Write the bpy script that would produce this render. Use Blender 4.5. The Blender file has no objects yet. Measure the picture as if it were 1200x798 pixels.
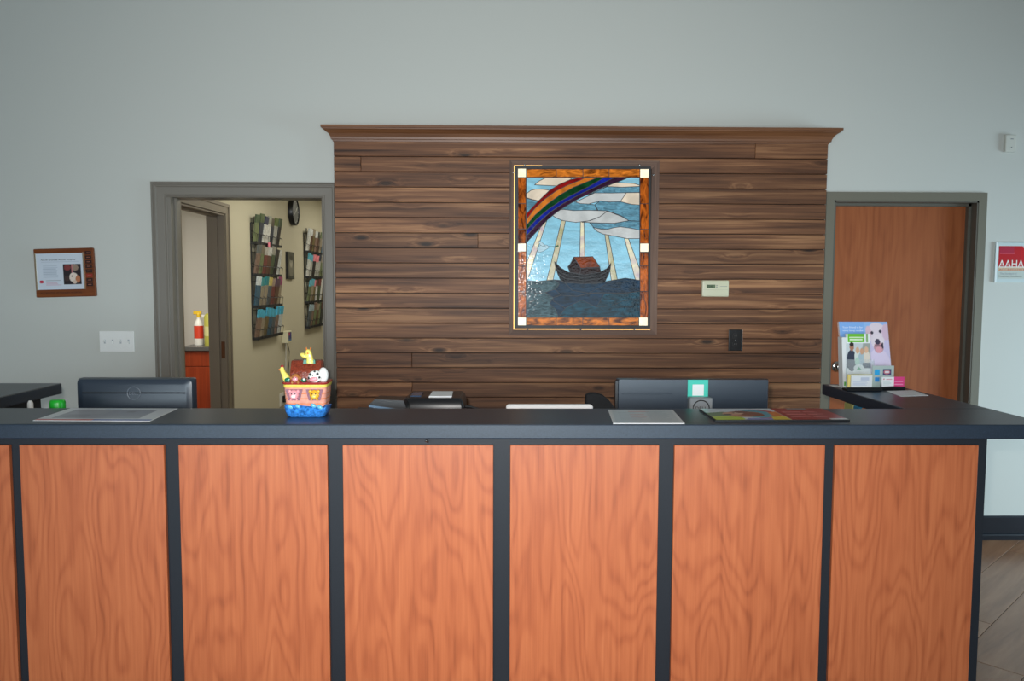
import bpy, bmesh, math, random
import numpy as np
from mathutils import Vector, Matrix
random.seed(7)
S = bpy.context.scene
C = bpy.context.collection

# ------------------------------------------------------------------ camera
F_PX = 919.0
CAM = np.array([0.0, -2.565, 1.526])
_p, _y, _r = np.radians([4.033, -0.905, 0.192])
_rt = np.array([math.cos(_y), math.sin(_y), 0.0])
_fw = np.array([-math.sin(_y)*math.cos(_p), math.cos(_y)*math.cos(_p), -math.sin(_p)])
_up = np.cross(_rt, _fw)
_rt, _up = math.cos(_r)*_rt + math.sin(_r)*_up, -math.sin(_r)*_rt + math.cos(_r)*_up
cd = bpy.data.cameras.new('camera'); cam = bpy.data.objects.new('camera', cd); C.objects.link(cam)
cd.sensor_width = 36.0; cd.lens = F_PX/1200*36.0; cd.clip_start = 0.05
M = Matrix.Identity(4)
for i in range(3):
    M[i][0] = _rt[i]; M[i][1] = _up[i]; M[i][2] = -_fw[i]; M[i][3] = CAM[i]
cam.matrix_world = M
S.camera = cam

def at(u, v, X=None, Y=None, Z=None):
    """photo pixel -> point on the plane X=, Y= or Z= that the thing touches"""
    d = _fw + _rt*(u-600)/F_PX - _up*(v-399)/F_PX
    for i, a in enumerate((X, Y, Z)):
        if a is not None:
            return CAM + d*(a-CAM[i])/d[i]

# ------------------------------------------------------------------ light
def lin(c):
    return tuple(((x/255)/12.92 if x/255 <= .04045 else ((x/255+.055)/1.055)**2.4) for x in c)
S.view_settings.view_transform = 'Standard'; S.view_settings.look = 'None'
S.view_settings.gamma = 1.0; S.view_settings.use_curve_mapping = False
S.view_settings.exposure = 0.26
W = bpy.data.worlds.new('world'); S.world = W; W.use_nodes = True
W.node_tree.nodes['Background'].inputs[0].default_value = (0.88, 0.95, 1.0, 1)
W.node_tree.nodes['Background'].inputs[1].default_value = 0.21
def area(name, loc, size, sizey, power, col, target, spread=180):
    l = bpy.data.lights.new(name, 'AREA'); l.shape = 'RECTANGLE'; l.size = size; l.size_y = sizey
    l.energy = power; l.color = col; l.spread = math.radians(spread)
    o = bpy.data.objects.new(name, l); C.objects.link(o); o.location = loc
    o.rotation_euler = (Vector(target)-Vector(loc)).to_track_quat('-Z', 'Y').to_euler()
    return o
# daylight through the glazed front of the lobby, behind the photographer
area('daylight_front_glazing', (-0.6, -5.2, 1.0), 6.0, 1.8, 90, (0.74, 0.90, 1.0), (-0.6, 2, 0.4), 120)
# daylight from the low side window to the right of the frame
area('daylight_side_window', (6.3, 0.6, 0.95), 2.2, 1.5, 60, (0.62, 0.86, 1.0), (2.8, 1.9, 0.35), 95)
# hallway and exam-room ceiling lamps
area('hall_ceiling_lamp', (-1.1, 3.6, 2.47), 0.6, 1.2, 13, (1.0, 0.96, 0.83), (-1.1, 3.6, 0))
area('hall_ceiling_lamp_far', (-1.1, 6.0, 2.47), 0.6, 1.2, 11.5, (1.0, 0.96, 0.83), (-1.1, 6.0, 0))
area('side_room_ceiling_lamp', (-3.0, 3.9, 2.47), 0.6, 1.2, 40, (1.0, 0.95, 0.84), (-3.0, 3.9, 0))
# the photographer's pop-up flash, just above and left of the lens
fl = bpy.data.lights.new('camera_flash', 'SPOT'); fl.energy = 220; fl.shadow_soft_size = 0.018
fl.spot_size = math.radians(88); fl.spot_blend = 0.95; fl.color = (1.0, 0.97, 0.93)
flo = bpy.data.objects.new('camera_flash', fl); C.objects.link(flo)
flo.matrix_world = M.copy(); flo.location = Vector(CAM) + Vector((-0.055, 0.0, 0.092))

# ------------------------------------------------------------------ materials
MATS = {}
def mat(name, rgb=(128, 128, 128), rough=0.5, metal=0.0, spec=0.5, emit=0.0, var=0.0, varscale=30.0, bump=0.0, bscale=200.0, alpha=None, trans=0.0, coat=0.0):
    if name in MATS: return MATS[name]
    m = bpy.data.materials.new(name); m.use_nodes = True; MATS[name] = m
    nt = m.node_tree; b = nt.nodes['Principled BSDF']
    col = lin(rgb)+(1,)
    b.inputs['Base Color'].default_value = col
    b.inputs['Roughness'].default_value = rough; b.inputs['Metallic'].default_value = metal
    b.inputs['Specular IOR Level'].default_value = spec
    b.inputs['Coat Weight'].default_value = coat; b.inputs['Coat Roughness'].default_value = .08
    if trans: b.inputs['Transmission Weight'].default_value = trans
    if emit:
        b.inputs['Emission Color'].default_value = col; b.inputs['Emission Strength'].default_value = emit
    if var or bump:
        tc = nt.nodes.new('ShaderNodeTexCoord'); n = nt.nodes.new('ShaderNodeTexNoise')
        n.inputs['Scale'].default_value = varscale; n.inputs['Detail'].default_value = 4
        nt.links.new(tc.outputs['Object'], n.inputs['Vector'])
        if var:
            r = nt.nodes.new('ShaderNodeValToRGB')
            r.color_ramp.elements[0].position = .3; r.color_ramp.elements[1].position = .7
            r.color_ramp.elements[0].color = tuple(x*(1-var) for x in col[:3])+(1,)
            r.color_ramp.elements[1].color = tuple(min(1, x*(1+var)) for x in col[:3])+(1,)
            nt.links.new(n.outputs['Fac'], r.inputs[0]); nt.links.new(r.outputs[0], b.inputs['Base Color'])
            if emit: nt.links.new(r.outputs[0], b.inputs['Emission Color'])
        if bump:
            n2 = nt.nodes.new('ShaderNodeTexNoise'); n2.inputs['Scale'].default_value = bscale
            n2.inputs['Detail'].default_value = 3
            nt.links.new(tc.outputs['Object'], n2.inputs['Vector'])
            bp = nt.nodes.new('ShaderNodeBump'); bp.inputs['Strength'].default_value = bump; bp.inputs['Distance'].default_value = .004
            nt.links.new(n2.outputs['Fac'], bp.inputs['Height']); nt.links.new(bp.outputs[0], b.inputs['Normal'])
    return m

def N(nt, t, **kw):
    n = nt.nodes.new(t)
    for k, v in kw.items():
        if k in n.inputs: n.inputs[k].default_value = v
        else: setattr(n, k, v)
    return n
def math_node(nt, op, a, b=None, c=None):
    n = nt.nodes.new('ShaderNodeMath'); n.operation = op
    for i, x in enumerate((a, b, c)):
        if x is None: continue
        if isinstance(x, (int, float)): n.inputs[i].default_value = x
        else: nt.links.new(x, n.inputs[i])
    return n.outputs[0]
def ramp(nt, fac, stops):
    r = nt.nodes.new('ShaderNodeValToRGB'); cr = r.color_ramp
    while len(cr.elements) < len(stops): cr.elements.new(.5)
    for e, (p, c) in zip(cr.elements, stops):
        e.position = p; e.color = lin(c)+(1,)
    nt.links.new(fac, r.inputs[0]); return r.outputs[0]
def mix(nt, fac, a, b, mode='MIX'):
    n = nt.nodes.new('ShaderNodeMix'); n.data_type = 'RGBA'; n.blend_type = mode
    if isinstance(fac, (int, float)): n.inputs[0].default_value = fac
    else: nt.links.new(fac, n.inputs[0])
    for i, x in ((6, a), (7, b)):
        if isinstance(x, tuple): n.inputs[i].default_value = x
        else: nt.links.new(x, n.inputs[i])
    return n.outputs[2]

def wood(name, stops, along, rough=.5, grain=(1.6, 26.0), knots=0.0, contour=0.0, varamt=.25, spec=.4, bump=.15, sheen=None):
    """procedural wood; `along` = axis index of the grain; every object gets its own offset"""
    if name in MATS: return MATS[name]
    m = bpy.data.materials.new(name); m.use_nodes = True; MATS[name] = m
    nt = m.node_tree; b = nt.nodes['Principled BSDF']
    b.inputs['Roughness'].default_value = rough; b.inputs['Specular IOR Level'].default_value = spec
    tc = N(nt, 'ShaderNodeTexCoord'); oi = N(nt, 'ShaderNodeObjectInfo')
    off = math_node(nt, 'MULTIPLY', oi.outputs['Random'], 37.0)
    add = N(nt, 'ShaderNodeVectorMath', operation='ADD')
    nt.links.new(tc.outputs['Object'], add.inputs[0]); nt.links.new(off, add.inputs[1])
    mp = N(nt, 'ShaderNodeMapping')
    sc = [grain[1]]*3; sc[along] = grain[0]; mp.inputs['Scale'].default_value = sc
    nt.links.new(add.outputs[0], mp.inputs['Vector'])
    fac = None
    if contour:
        big = N(nt, 'ShaderNodeTexNoise', Scale=1.0, Detail=2.5, Roughness=.4)
        mp2 = N(nt, 'ShaderNodeMapping'); s2 = [5.0]*3; s2[along] = 1.05; mp2.inputs['Scale'].default_value = s2
        nt.links.new(add.outputs[0], mp2.inputs['Vector']); nt.links.new(mp2.outputs[0], big.inputs['Vector'])
        w = math_node(nt, 'SINE', math_node(nt, 'MULTIPLY', big.outputs['Fac'], contour))
        w = math_node(nt, 'MULTIPLY_ADD', math_node(nt, 'POWER', math_node(nt, 'MULTIPLY_ADD', w, .5, .5), 2.2), -.20, .60)
        # broad tone drift + fine pores
        fine = N(nt, 'ShaderNodeTexNoise', Scale=1.0, Detail=5.0, Roughness=.6)
        nt.links.new(mp.outputs[0], fine.inputs['Vector'])
        fac = math_node(nt, 'ADD', math_node(nt, 'MULTIPLY', w, .50), math_node(nt, 'MULTIPLY', fine.outputs['Fac'], .45))
    else:
        v = mp.outputs[0]
        if knots:
            mk = N(nt, 'ShaderNodeMapping'); sk = [8.0]*3; sk[along] = 2.6; mk.inputs['Scale'].default_value = sk
            nt.links.new(add.outputs[0], mk.inputs['Vector'])
            vo = N(nt, 'ShaderNodeTexVoronoi', Scale=1.0, Randomness=1.0); nt.links.new(mk.outputs[0], vo.inputs['Vector'])
            near = N(nt, 'ShaderNodeMapRange'); near.inputs[1].default_value = 0.0; near.inputs[2].default_value = .38
            near.inputs[3].default_value = 1.0; near.inputs[4].default_value = 0.0
            nt.links.new(vo.outputs['Distance'], near.inputs[0])
            bend = math_node(nt, 'MULTIPLY', math_node(nt, 'POWER', near.outputs[0], 2.0), 1.6)
            ad2 = N(nt, 'ShaderNodeVectorMath', operation='ADD')
            nt.links.new(v, ad2.inputs[0]); nt.links.new(bend, ad2.inputs[1]); v = ad2.outputs[0]
        n1 = N(nt, 'ShaderNodeTexNoise', Scale=1.0, Detail=6.0, Roughness=.62, Distortion=.6)
        nt.links.new(v, n1.inputs['Vector'])
        mpb = N(nt, 'ShaderNodeMapping'); sb = [9.0]*3; sb[along] = .9; mpb.inputs['Scale'].default_value = sb
        nt.links.new(add.outputs[0], mpb.inputs['Vector'])
        n2 = N(nt, 'ShaderNodeTexNoise', Scale=1.0, Detail=3.0); nt.links.new(mpb.outputs[0], n2.inputs['Vector'])
        fac = math_node(nt, 'ADD', math_node(nt, 'MULTIPLY', n1.outputs['Fac'], .6), math_node(nt, 'MULTIPLY', n2.outputs['Fac'], .4))
    col = ramp(nt, fac, stops)
    if knots:
        kd = N(nt, 'ShaderNodeMapRange'); kd.inputs[1].default_value = .06; kd.inputs[2].default_value = .15
        kd.inputs[3].default_value = knots; kd.inputs[4].default_value = 0.0
        nt.links.new(vo.outputs['Distance'], kd.inputs[0])
        col = mix(nt, kd.outputs[0], col, (0.012, 0.008, 0.006, 1))
    hv = N(nt, 'ShaderNodeHueSaturation')
    vv = math_node(nt, 'MULTIPLY_ADD', oi.outputs['Random'], varamt, 1-varamt/2)
    nt.links.new(vv, hv.inputs['Value']); nt.links.new(col, hv.inputs['Color'])
    nt.links.new(hv.outputs[0], b.inputs['Base Color'])
    bp = N(nt, 'ShaderNodeBump', Strength=bump, Distance=.003)
    nt.links.new(fac, bp.inputs['Height']); nt.links.new(bp.outputs[0], b.inputs['Normal'])
    return m

PLANK = wood('stained_pine', [(.32, (54, 33, 22)), (.42, (92, 59, 39)), (.52, (122, 81, 54)), (.63, (166, 119, 82))], 0, rough=.5, grain=(1.0, 38), knots=.85, varamt=.42, spec=.3)
CROWN = wood('stained_crown_wood', [(.3, (82, 50, 30)), (.5, (116, 74, 46)), (.7, (146, 98, 64))], 0, rough=.42, grain=(1.2, 40), spec=.5)
GFRAME_H = wood('weathered_frame_wood_horizontal', [(.3, (66, 47, 38)), (.5, (104, 77, 63)), (.7, (136, 106, 88))], 0, rough=.6, grain=(1.5, 60))
GFRAME_V = wood('weathered_frame_wood_vertical', [(.3, (66, 47, 38)), (.5, (104, 77, 63)), (.7, (136, 106, 88))], 2, rough=.6, grain=(1.5, 60))
CHERRY = wood('cherry_laminate', [(.26, (138, 68, 36)), (.42, (177, 93, 54)), (.55, (193, 107, 64)), (.72, (208, 124, 77))], 2, rough=.38, grain=(2.2, 70), contour=120, varamt=.06, spec=.45, bump=.03)
DOORW = wood('birch_veneer_door', [(.26, (128, 66, 32)), (.42, (150, 82, 44)), (.55, (160, 90, 50)), (.72, (172, 102, 60))], 2, rough=.4, grain=(1.3, 60), contour=60, varamt=.05, spec=.4, bump=.03)
CAB = wood('red_cherry_cabinet', [(.3, (112, 38, 12)), (.5, (140, 52, 20)), (.7, (158, 66, 28))], 2, rough=.4, grain=(1.5, 40), varamt=.1, bump=.03)
FLOORM = wood('walnut_floor_plank', [(.3, (108, 70, 46)), (.45, (140, 97, 67)), (.58, (158, 114, 82)), (.72, (174, 131, 98))], 0, rough=.24, grain=(1.6, 16), varamt=.22, spec=.5, bump=.03)
PLAQUE = wood('plaque_walnut', [(.3, (92, 44, 16)), (.5, (122, 62, 24)), (.7, (142, 78, 34))], 0, rough=.35, grain=(4, 80), bump=.03)
WALLM = mat('grey_wall_paint', (201, 202, 195), .62, spec=.3, bump=.05, bscale=350)
HALLM = mat('beige_hall_paint', (196, 190, 168), .7, spec=.2, bump=.05, bscale=300)
ROOM2M = mat('pale_room_paint', (198, 196, 190), .7, spec=.2)
CEILM = mat('white_ceiling_paint', (225, 225, 222), .8, spec=.2)
TRIMM = mat('taupe_trim_paint', (124, 117, 107), .42, spec=.4)
TRIMR = mat('olive_grey_frame_paint', (116, 112, 98), .42, spec=.4)
TRIMH = mat('taupe_hall_trim_paint', (124, 114, 98), .45, spec=.4)
BASEM = mat('black_baseboard_paint', (22, 26, 34), .35)
LAM = mat('black_speckled_laminate', (40, 52, 66), .36, spec=.5, var=.35, varscale=420)
LAMB = mat('black_laminate_body', (27, 31, 38), .5, spec=.35, var=.12, varscale=300)
BLACK = mat('black_plastic', (22, 23, 26), .35)
BLACKM = mat('matte_black_metal', (26, 27, 28), .5)
MONB = mat('monitor_black_plastic', (44, 54, 66), .3, spec=.6)
GREYP = mat('grey_plastic', (128, 132, 136), .45)
WHITE = mat('white_plastic', (238, 238, 234), .4)
WHITEP = mat('white_paper', (228, 230, 230), .55)
IVORY = mat('ivory_plastic', (214, 210, 180), .4)
CHROME = mat('satin_chrome', (200, 200, 198), .18, metal=1.0)
BRASS = mat('dark_bronze_metal', (92, 60, 42), .35, metal=.8)
LEAD = mat('dark_lead_came', (30, 30, 34), .45, metal=.2)
DARK = mat('near_black', (12, 12, 13), .6)
ACRYL = mat('clear_acrylic', (236, 244, 246), .06)
ACRYL.node_tree.nodes['Principled BSDF'].inputs['Alpha'].default_value = .16
INK = mat('black_ink', (28, 28, 30), .6)
GREYINK = mat('grey_ink', (150, 156, 166), .6)

# ------------------------------------------------------------------ geometry helpers
class MB:
    def __init__(s): s.bm = bmesh.new()
    def box(s, x0, x1, y0, y1, z0, z1, bevel=0.0, seg=1):
        r = bmesh.ops.create_cube(s.bm, size=1.0); vs = r['verts']
        for v in vs:
            v.co = Vector((x0+(v.co.x+.5)*(x1-x0), y0+(v.co.y+.5)*(y1-y0), z0+(v.co.z+.5)*(z1-z0)))
        if bevel:
            es = list({e for v in vs for e in v.link_edges})
            bmesh.ops.bevel(s.bm, geom=es, offset=bevel, segments=seg, profile=.5, affect='EDGES')
        return s
    def prism(s, pts, o, a, b, n, d0, d1):
        """polygon pts (in axes a,b at origin o) extruded along n from d0 to d1"""
        o, a, b, n = Vector(o), Vector(a), Vector(b), Vector(n)
        lo = [s.bm.verts.new(o+a*p[0]+b*p[1]+n*d0) for p in pts]
        hi = [s.bm.verts.new(o+a*p[0]+b*p[1]+n*d1) for p in pts]
        k = len(pts)
        s.bm.faces.new(hi); s.bm.faces.new(lo[::-1])
        for i in range(k): s.bm.faces.new((lo[i], lo[(i+1) % k], hi[(i+1) % k], hi[i]))
        return s
    def tube(s, pts, r, seg=8, closed=False):
        pts = [Vector(p) for p in pts]; rings = []; n = len(pts)
        for i, p in enumerate(pts):
            if closed: t = (pts[(i+1) % n]-pts[i-1]).normalized()
            else: t = (pts[min(i+1, n-1)]-pts[max(i-1, 0)]).normalized()
            u = t.cross(Vector((0, 0, 1)));
            if u.length < .1: u = t.cross(Vector((1, 0, 0)))
            u.normalize(); w = t.cross(u)
            rr = r[i] if isinstance(r, (list, tuple)) else r
            rings.append([s.bm.verts.new(p+(u*math.cos(2*math.pi*k/seg)+w*math.sin(2*math.pi*k/seg))*rr) for k in range(seg)])
        for i in range(n if closed else n-1):
            A, B = rings[i], rings[(i+1) % n]
            for k in range(seg): s.bm.faces.new((A[k], A[(k+1) % seg], B[(k+1) % seg], B[k]))
        if not closed:
            s.bm.faces.new(rings[0][::-1]); s.bm.faces.new(rings[-1])
        return s
    def lathe(s, prof, o=(0, 0, 0), axis=(0, 0, 1), seg=24):
        o = Vector(o); ax = Vector(axis).normalized()
        u = ax.cross(Vector((1, 0, 0)));
        if u.length < .1: u = ax.cross(Vector((0, 1, 0)))
        u.normalize(); w = ax.cross(u); rings = []
        for r, h in prof:
            rings.append([s.bm.verts.new(o+ax*h+(u*math.cos(2*math.pi*k/seg)+w*math.sin(2*math.pi*k/seg))*max(r, 1e-5)) for k in range(seg)])
        for A, B in zip(rings, rings[1:]):
            for k in range(seg): s.bm.faces.new((A[k], A[(k+1) % seg], B[(k+1) % seg], B[k]))
        s.bm.faces.new(rings[0][::-1]); s.bm.faces.new(rings[-1])
        return s
    def ell(s, c, r, seg=16, rot=None):
        res = bmesh.ops.create_uvsphere(s.bm, u_segments=seg, v_segments=max(6, seg//2+2), radius=1.0)
        R = Matrix.Rotation(rot[0], 3, rot[1]) if rot else Matrix.Identity(3)
        for v in res['verts']:
            v.co = Vector(c) + R @ Vector((v.co.x*r[0], v.co.y*r[1], v.co.z*r[2]))
        return s
    def loft(s, rings, cap=True):
        R = [[s.bm.verts.new(p) for p in ring] for ring in rings]; k = len(R[0])
        for A, B in zip(R, R[1:]):
            for i in range(k): s.bm.faces.new((A[i], A[(i+1) % k], B[(i+1) % k], B[i]))
        if cap: s.bm.faces.new(R[0][::-1]); s.bm.faces.new(R[-1])
        return s
    def strip(s, rings):
        """open sweep: consecutive profiles joined, ends capped"""
        R = [[s.bm.verts.new(p) for p in ring] for ring in rings]; k = len(R[0])
        for A, B in zip(R, R[1:]):
            for i in range(k): s.bm.faces.new((A[i], A[(i+1) % k], B[(i+1) % k], B[i]))
        s.bm.faces.new(R[0][::-1]); s.bm.faces.new(R[-1]); return s
    def build(s, name, m, parent=None, loc=None, smooth=False, world=False):
        """loc: object origin. world=True: the shape was given in world coordinates"""
        bmesh.ops.recalc_face_normals(s.bm, faces=s.bm.faces)
        if world:
            base = Vector(loc) if loc is not None else Vector((0, 0, 0))
            pl = parent_world(parent)
            for v in s.bm.verts: v.co -= base+pl if parent is not None and loc is not None else (base if parent is None else pl)
        me = bpy.data.meshes.new(name); s.bm.to_mesh(me); s.bm.free()
        for mm in (m if isinstance(m, (list, tuple)) else [m]): me.materials.append(mm)
        if smooth:
            me.shade_smooth() if hasattr(me, 'shade_smooth') else None
            try: me.set_sharp_from_angle(angle=math.radians(38))
            except Exception: pass
        o = bpy.data.objects.new(name, me); C.objects.link(o)
        if parent is not None: o.parent = parent
        if loc is not None: o.location = loc
        return o
def parent_world(p):
    v = Vector((0, 0, 0))
    while p is not None: v = v + Vector(p.location); p = p.parent
    return v
def centred(mb, name, m, parent, smooth=False):
    """world-coordinate shape whose object origin sits at its own centre (for grain in object space)"""
    co = [v.co for v in mb.bm.verts]; c = sum(co, Vector())/len(co)
    for v in mb.bm.verts: v.co -= c
    o = mb.build(name, m, parent, smooth=smooth); o.location = c-parent_world(parent)
    return o
def tag(o, label=None, cat=None, group=None, kind=None):
    if label: o['label'] = label
    if cat: o['category'] = cat
    if group: o['group'] = group
    if kind: o['kind'] = kind
    return o
def thing(name, label, cat, loc=(0, 0, 0), rotz=0.0, group=None):
    o = bpy.data.objects.new(name, None); C.objects.link(o); o.empty_display_size = .1
    o.location = loc; o.rotation_euler = (0, 0, rotz)
    return tag(o, label, cat, group)
def struct(o): o['kind'] = 'structure'; return o
def text(body, width, m, parent, o, a, b, name='lettering', height=None, depth=.0004, align='LEFT'):
    """built-in font text as a mesh, scaled to `width`, lower-left at o (local), along a, up b"""
    cu = bpy.data.curves.new('t', 'FONT'); cu.body = body; cu.size = 1.0
    to = bpy.data.objects.new('t', cu); C.objects.link(to)
    dg = bpy.context.evaluated_depsgraph_get()
    me = bpy.data.meshes.new_from_object(to.evaluated_get(dg))
    bpy.data.objects.remove(to); bpy.data.curves.remove(cu)
    co = np.array([v.co[:] for v in me.vertices]); x0, x1 = co[:, 0].min(), co[:, 0].max()
    y0, y1 = co[:, 1].min(), co[:, 1].max()
    s = width/(x1-x0); sy = height/(y1-y0) if height else s
    o, a, b = Vector(o), Vector(a).normalized(), Vector(b).normalized(); n = a.cross(b)
    for v in me.vertices:
        v.co = o + a*((v.co.x-x0)*s) + b*((v.co.y-y0)*sy) + n*depth
    me.materials.clear(); me.materials.append(m)
    ob = bpy.data.objects.new(name, me); C.objects.link(ob); ob.parent = parent
    return ob

# flat print: a fine grid whose vertex colours carry the printed picture
def print_mat(name, rough=.35, emit=0.0, spec=.5):
    if name in MATS: return MATS[name]
    m = bpy.data.materials.new(name); m.use_nodes = True; MATS[name] = m
    nt = m.node_tree; b = nt.nodes['Principled BSDF']; b.inputs['Roughness'].default_value = rough
    b.inputs['Specular IOR Level'].default_value = spec
    a = N(nt, 'ShaderNodeAttribute', attribute_name='ink'); nt.links.new(a.outputs['Color'], b.inputs['Base Color'])
    return m
GLOSSP = print_mat('glossy_print', .3); MATP = print_mat('matte_print', .6, spec=.3)
def picture(name, parent, o, a, b, layers, nx, ny, m=None):
    """layers in unit square (0,0)=lower left; ('rect',x0,y0,x1,y1,c) ('ell',cx,cy,rx,ry,c) ('poly',pts,c)"""
    X, Y = np.meshgrid(np.linspace(0, 1, nx+1), np.linspace(0, 1, ny+1)); col = np.ones(X.shape+(3,))
    for L in layers:
        c = np.array(lin(L[-1]))
        if L[0] == 'rect': k = (X >= L[1]) & (X <= L[3]) & (Y >= L[2]) & (Y <= L[4])
        elif L[0] == 'ell': k = ((X-L[1])/L[3])**2+((Y-L[2])/L[4])**2 <= 1
        else:
            k = np.zeros(X.shape, bool); P = L[1]
            for i in range(len(P)):
                (x1, y1), (x2, y2) = P[i], P[i-1]
                if y1 == y2: continue
                k ^= ((Y < y1) != (Y < y2)) & (X < (x2-x1)*(Y-y1)/(y2-y1)+x1)
        col[k] = c
    o, a, b = np.array(o, float), np.array(a, float), np.array(b, float)
    V = (o+X[..., None]*a+Y[..., None]*b).reshape(-1, 3)
    F = [(j*(nx+1)+i, j*(nx+1)+i+1, (j+1)*(nx+1)+i+1, (j+1)*(nx+1)+i) for j in range(ny) for i in range(nx)]
    me = bpy.data.meshes.new(name); me.from_pydata(V.tolist(), [], F)
    at_ = me.color_attributes.new('ink', 'FLOAT_COLOR', 'POINT')
    at_.data.foreach_set('color', np.concatenate([col.reshape(-1, 3), np.ones((len(V), 1))], 1).ravel().astype(np.float32))
    me.materials.append(m or GLOSSP)
    ob = bpy.data.objects.new(name, me); C.objects.link(ob); ob.parent = parent
    return ob

# ------------------------------------------------------------------ the setting
WY = 2.05           # front face of the back wall
CEIL = 4.2
# lobby floor: slab + diagonal planks in the strip that shows beside the counter
fl_ = struct(MB().box(-6.5, 6.5, -6.8, 9.2, -.12, -.004).build('floor', mat('floor_joint', (92, 66, 50), .5)))
ca, sa = math.cos(math.radians(43)), math.sin(math.radians(43))
pw, plen = .23, 1.2
base_plank = None
for i in range(-22, 34):
    for j in range(-8, 8):
        cx_, cy_ = (j+.37*(i % 3))*plen, i*pw-1.94
        x = 1.0+cx_*ca-cy_*sa; y = cx_*sa+cy_*ca
        if not (-4.4 < x < 5.6 and -1.7 < y < 2.25) or (-1.9 < x < 1.0 and .5 < y): continue
        if base_plank is None:
            base_plank = MB().box(-plen/2+.0015, plen/2-.0015, -pw/2+.0015, pw/2-.0015, -.004, 0, .0008).build('plank', FLOORM, fl_)
            o = base_plank
        else:
            o = base_plank.copy(); C.objects.link(o)
        o.location = (x, y, 0); o.rotation_euler = (0, 0, math.radians(43))
struct(MB().box(-6.5, 6.5, -6.8, WY+.13, CEIL, CEIL+.1).build('ceiling', CEILM))
struct(MB().box(-6.6, -6.5, -6.8, WY, 0, CEIL).build('wall_left', WALLM))
struct(MB().box(6.5, 6.6, -6.8, WY, 0, CEIL).build('wall_right', WALLM))
LX0, LX1, LZ = -1.905, -1.035, 2.03          # left doorway opening
RX0, RX1, RZ = 1.955, 2.812, 2.03            # right door opening
mb = MB()
for x0, x1, z0, z1 in ((-6.5, LX0-.02, 0, CEIL), (LX0-.02, LX1+.02, LZ+.02, CEIL), (LX1+.02, RX0, 0, CEIL), (RX0, RX1, RZ, CEIL), (RX1, 6.5, 0, CEIL)):
    mb.box(x0, x1, WY, WY+.13, z0, z1)
struct(mb.build('wall_back', WALLM))
# baseboards on the back wall
def baseboard(name, x0, x1):
    prof = [(0, 0), (-.024, 0), (-.024, .028), (-.019, .036), (-.012, .040), (-.012, .136), (-.006, .145), (0, .145)]
    mb = MB().strip([[(x, WY+d, z) for d, z in prof] for x in (x0, x1)])
    return struct(mb.build(name, BASEM))
baseboard('baseboard_right', 2.866, 6.5); baseboard('baseboard_left', -6.5, -2.012)

# left doorway: moulded casing + jamb lining
def casing(name, m, x0, x1, zt, prof, y0, sgn=-1, zb=0.0):
    """prof: closed list of (distance from opening, protrusion)"""
    rings = []
    rings.append([(x0-d, y0+sgn*p, zb) for d, p in prof]); rings.append([(x0-d, y0+sgn*p, zt+d) for d, p in prof])
    rings.append([(x1+d, y0+sgn*p, zt+d) for d, p in prof]); rings.append([(x1+d, y0+sgn*p, zb) for d, p in prof])
    return MB().strip(rings).build(name, m)
prof = [(.0, 0), (.0, .009), (.006, .013), (.010, .009), (.014, .009), (.018, .012), (.058, .013), (.064, .019), (.070, .019), (.073, .015), (.077, .015), (.081, .022), (.088, .022), (.091, 0)]
struct(casing('trim_1', TRIMM, LX0-.018, LX1+.004, LZ-.004, prof, WY))
mb = MB().box(LX0-.02, LX0, WY-.004, WY+.134, 0, LZ+.02).box(LX1, LX1+.02, WY-.004, WY+.134, 0, LZ+.02).box(LX0, LX1, WY-.004, WY+.134, LZ-.004, LZ+.02)
mb.box(LX0, LX0+.012, WY+.05, WY+.09, 0, LZ-.004)
struct(mb.build('trim_2', TRIMM))

# right door: steel frame and flush veneer slab
fp = [(-.002, 0), (-.002, .014), (.046, .014), (.046, 0)]
struct(casing('trim_3', TRIMR, RX0, RX1, RZ, fp, WY))
mb = MB()
mb.box(RX0-.001, RX0+.012, WY-.012, WY+.13, 0, RZ).box(RX1-.012, RX1+.001, WY-.012, WY+.13, 0, RZ).box(RX0, RX1, WY-.012, WY+.13, RZ-.012, RZ+.001)
mb.box(RX1-.028, RX1-.012, WY+.045, WY+.075, 0, RZ-.012).box(RX0, RX1-.012, WY+.045, WY+.075, RZ-.028, RZ-.012)
struct(mb.build('trim_4', mat('dark_frame_rabbet', (92, 88, 78), .45)))
d1 = bpy.data.objects.new('door_1', None); C.objects.link(d1); d1.location = ((RX0+RX1)/2, WY+.08, 0); struct(d1)
o = centred(MB().box(RX0+.013, RX1-.014, WY+.076, WY+.12, .01, RZ-.014, .002), 'door_slab', DOORW, d1)
kx, kz = float(at(977, 430, Y=WY+.05)[0]), float(at(977, 430, Y=WY+.05)[2])
k = MB().lathe([(.032, 0), (.032, .006), (.028, .010), (.013, .014), (.012, .030), (.020, .036), (.027, .046), (.0275, .056), (.024, .064), (.012, .069), (.001, .070)], (kx+.03, WY+.076, kz), (0, -1, 0), 28)
k.build('door_knob', CHROME, d1, smooth=True, world=True)

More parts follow.
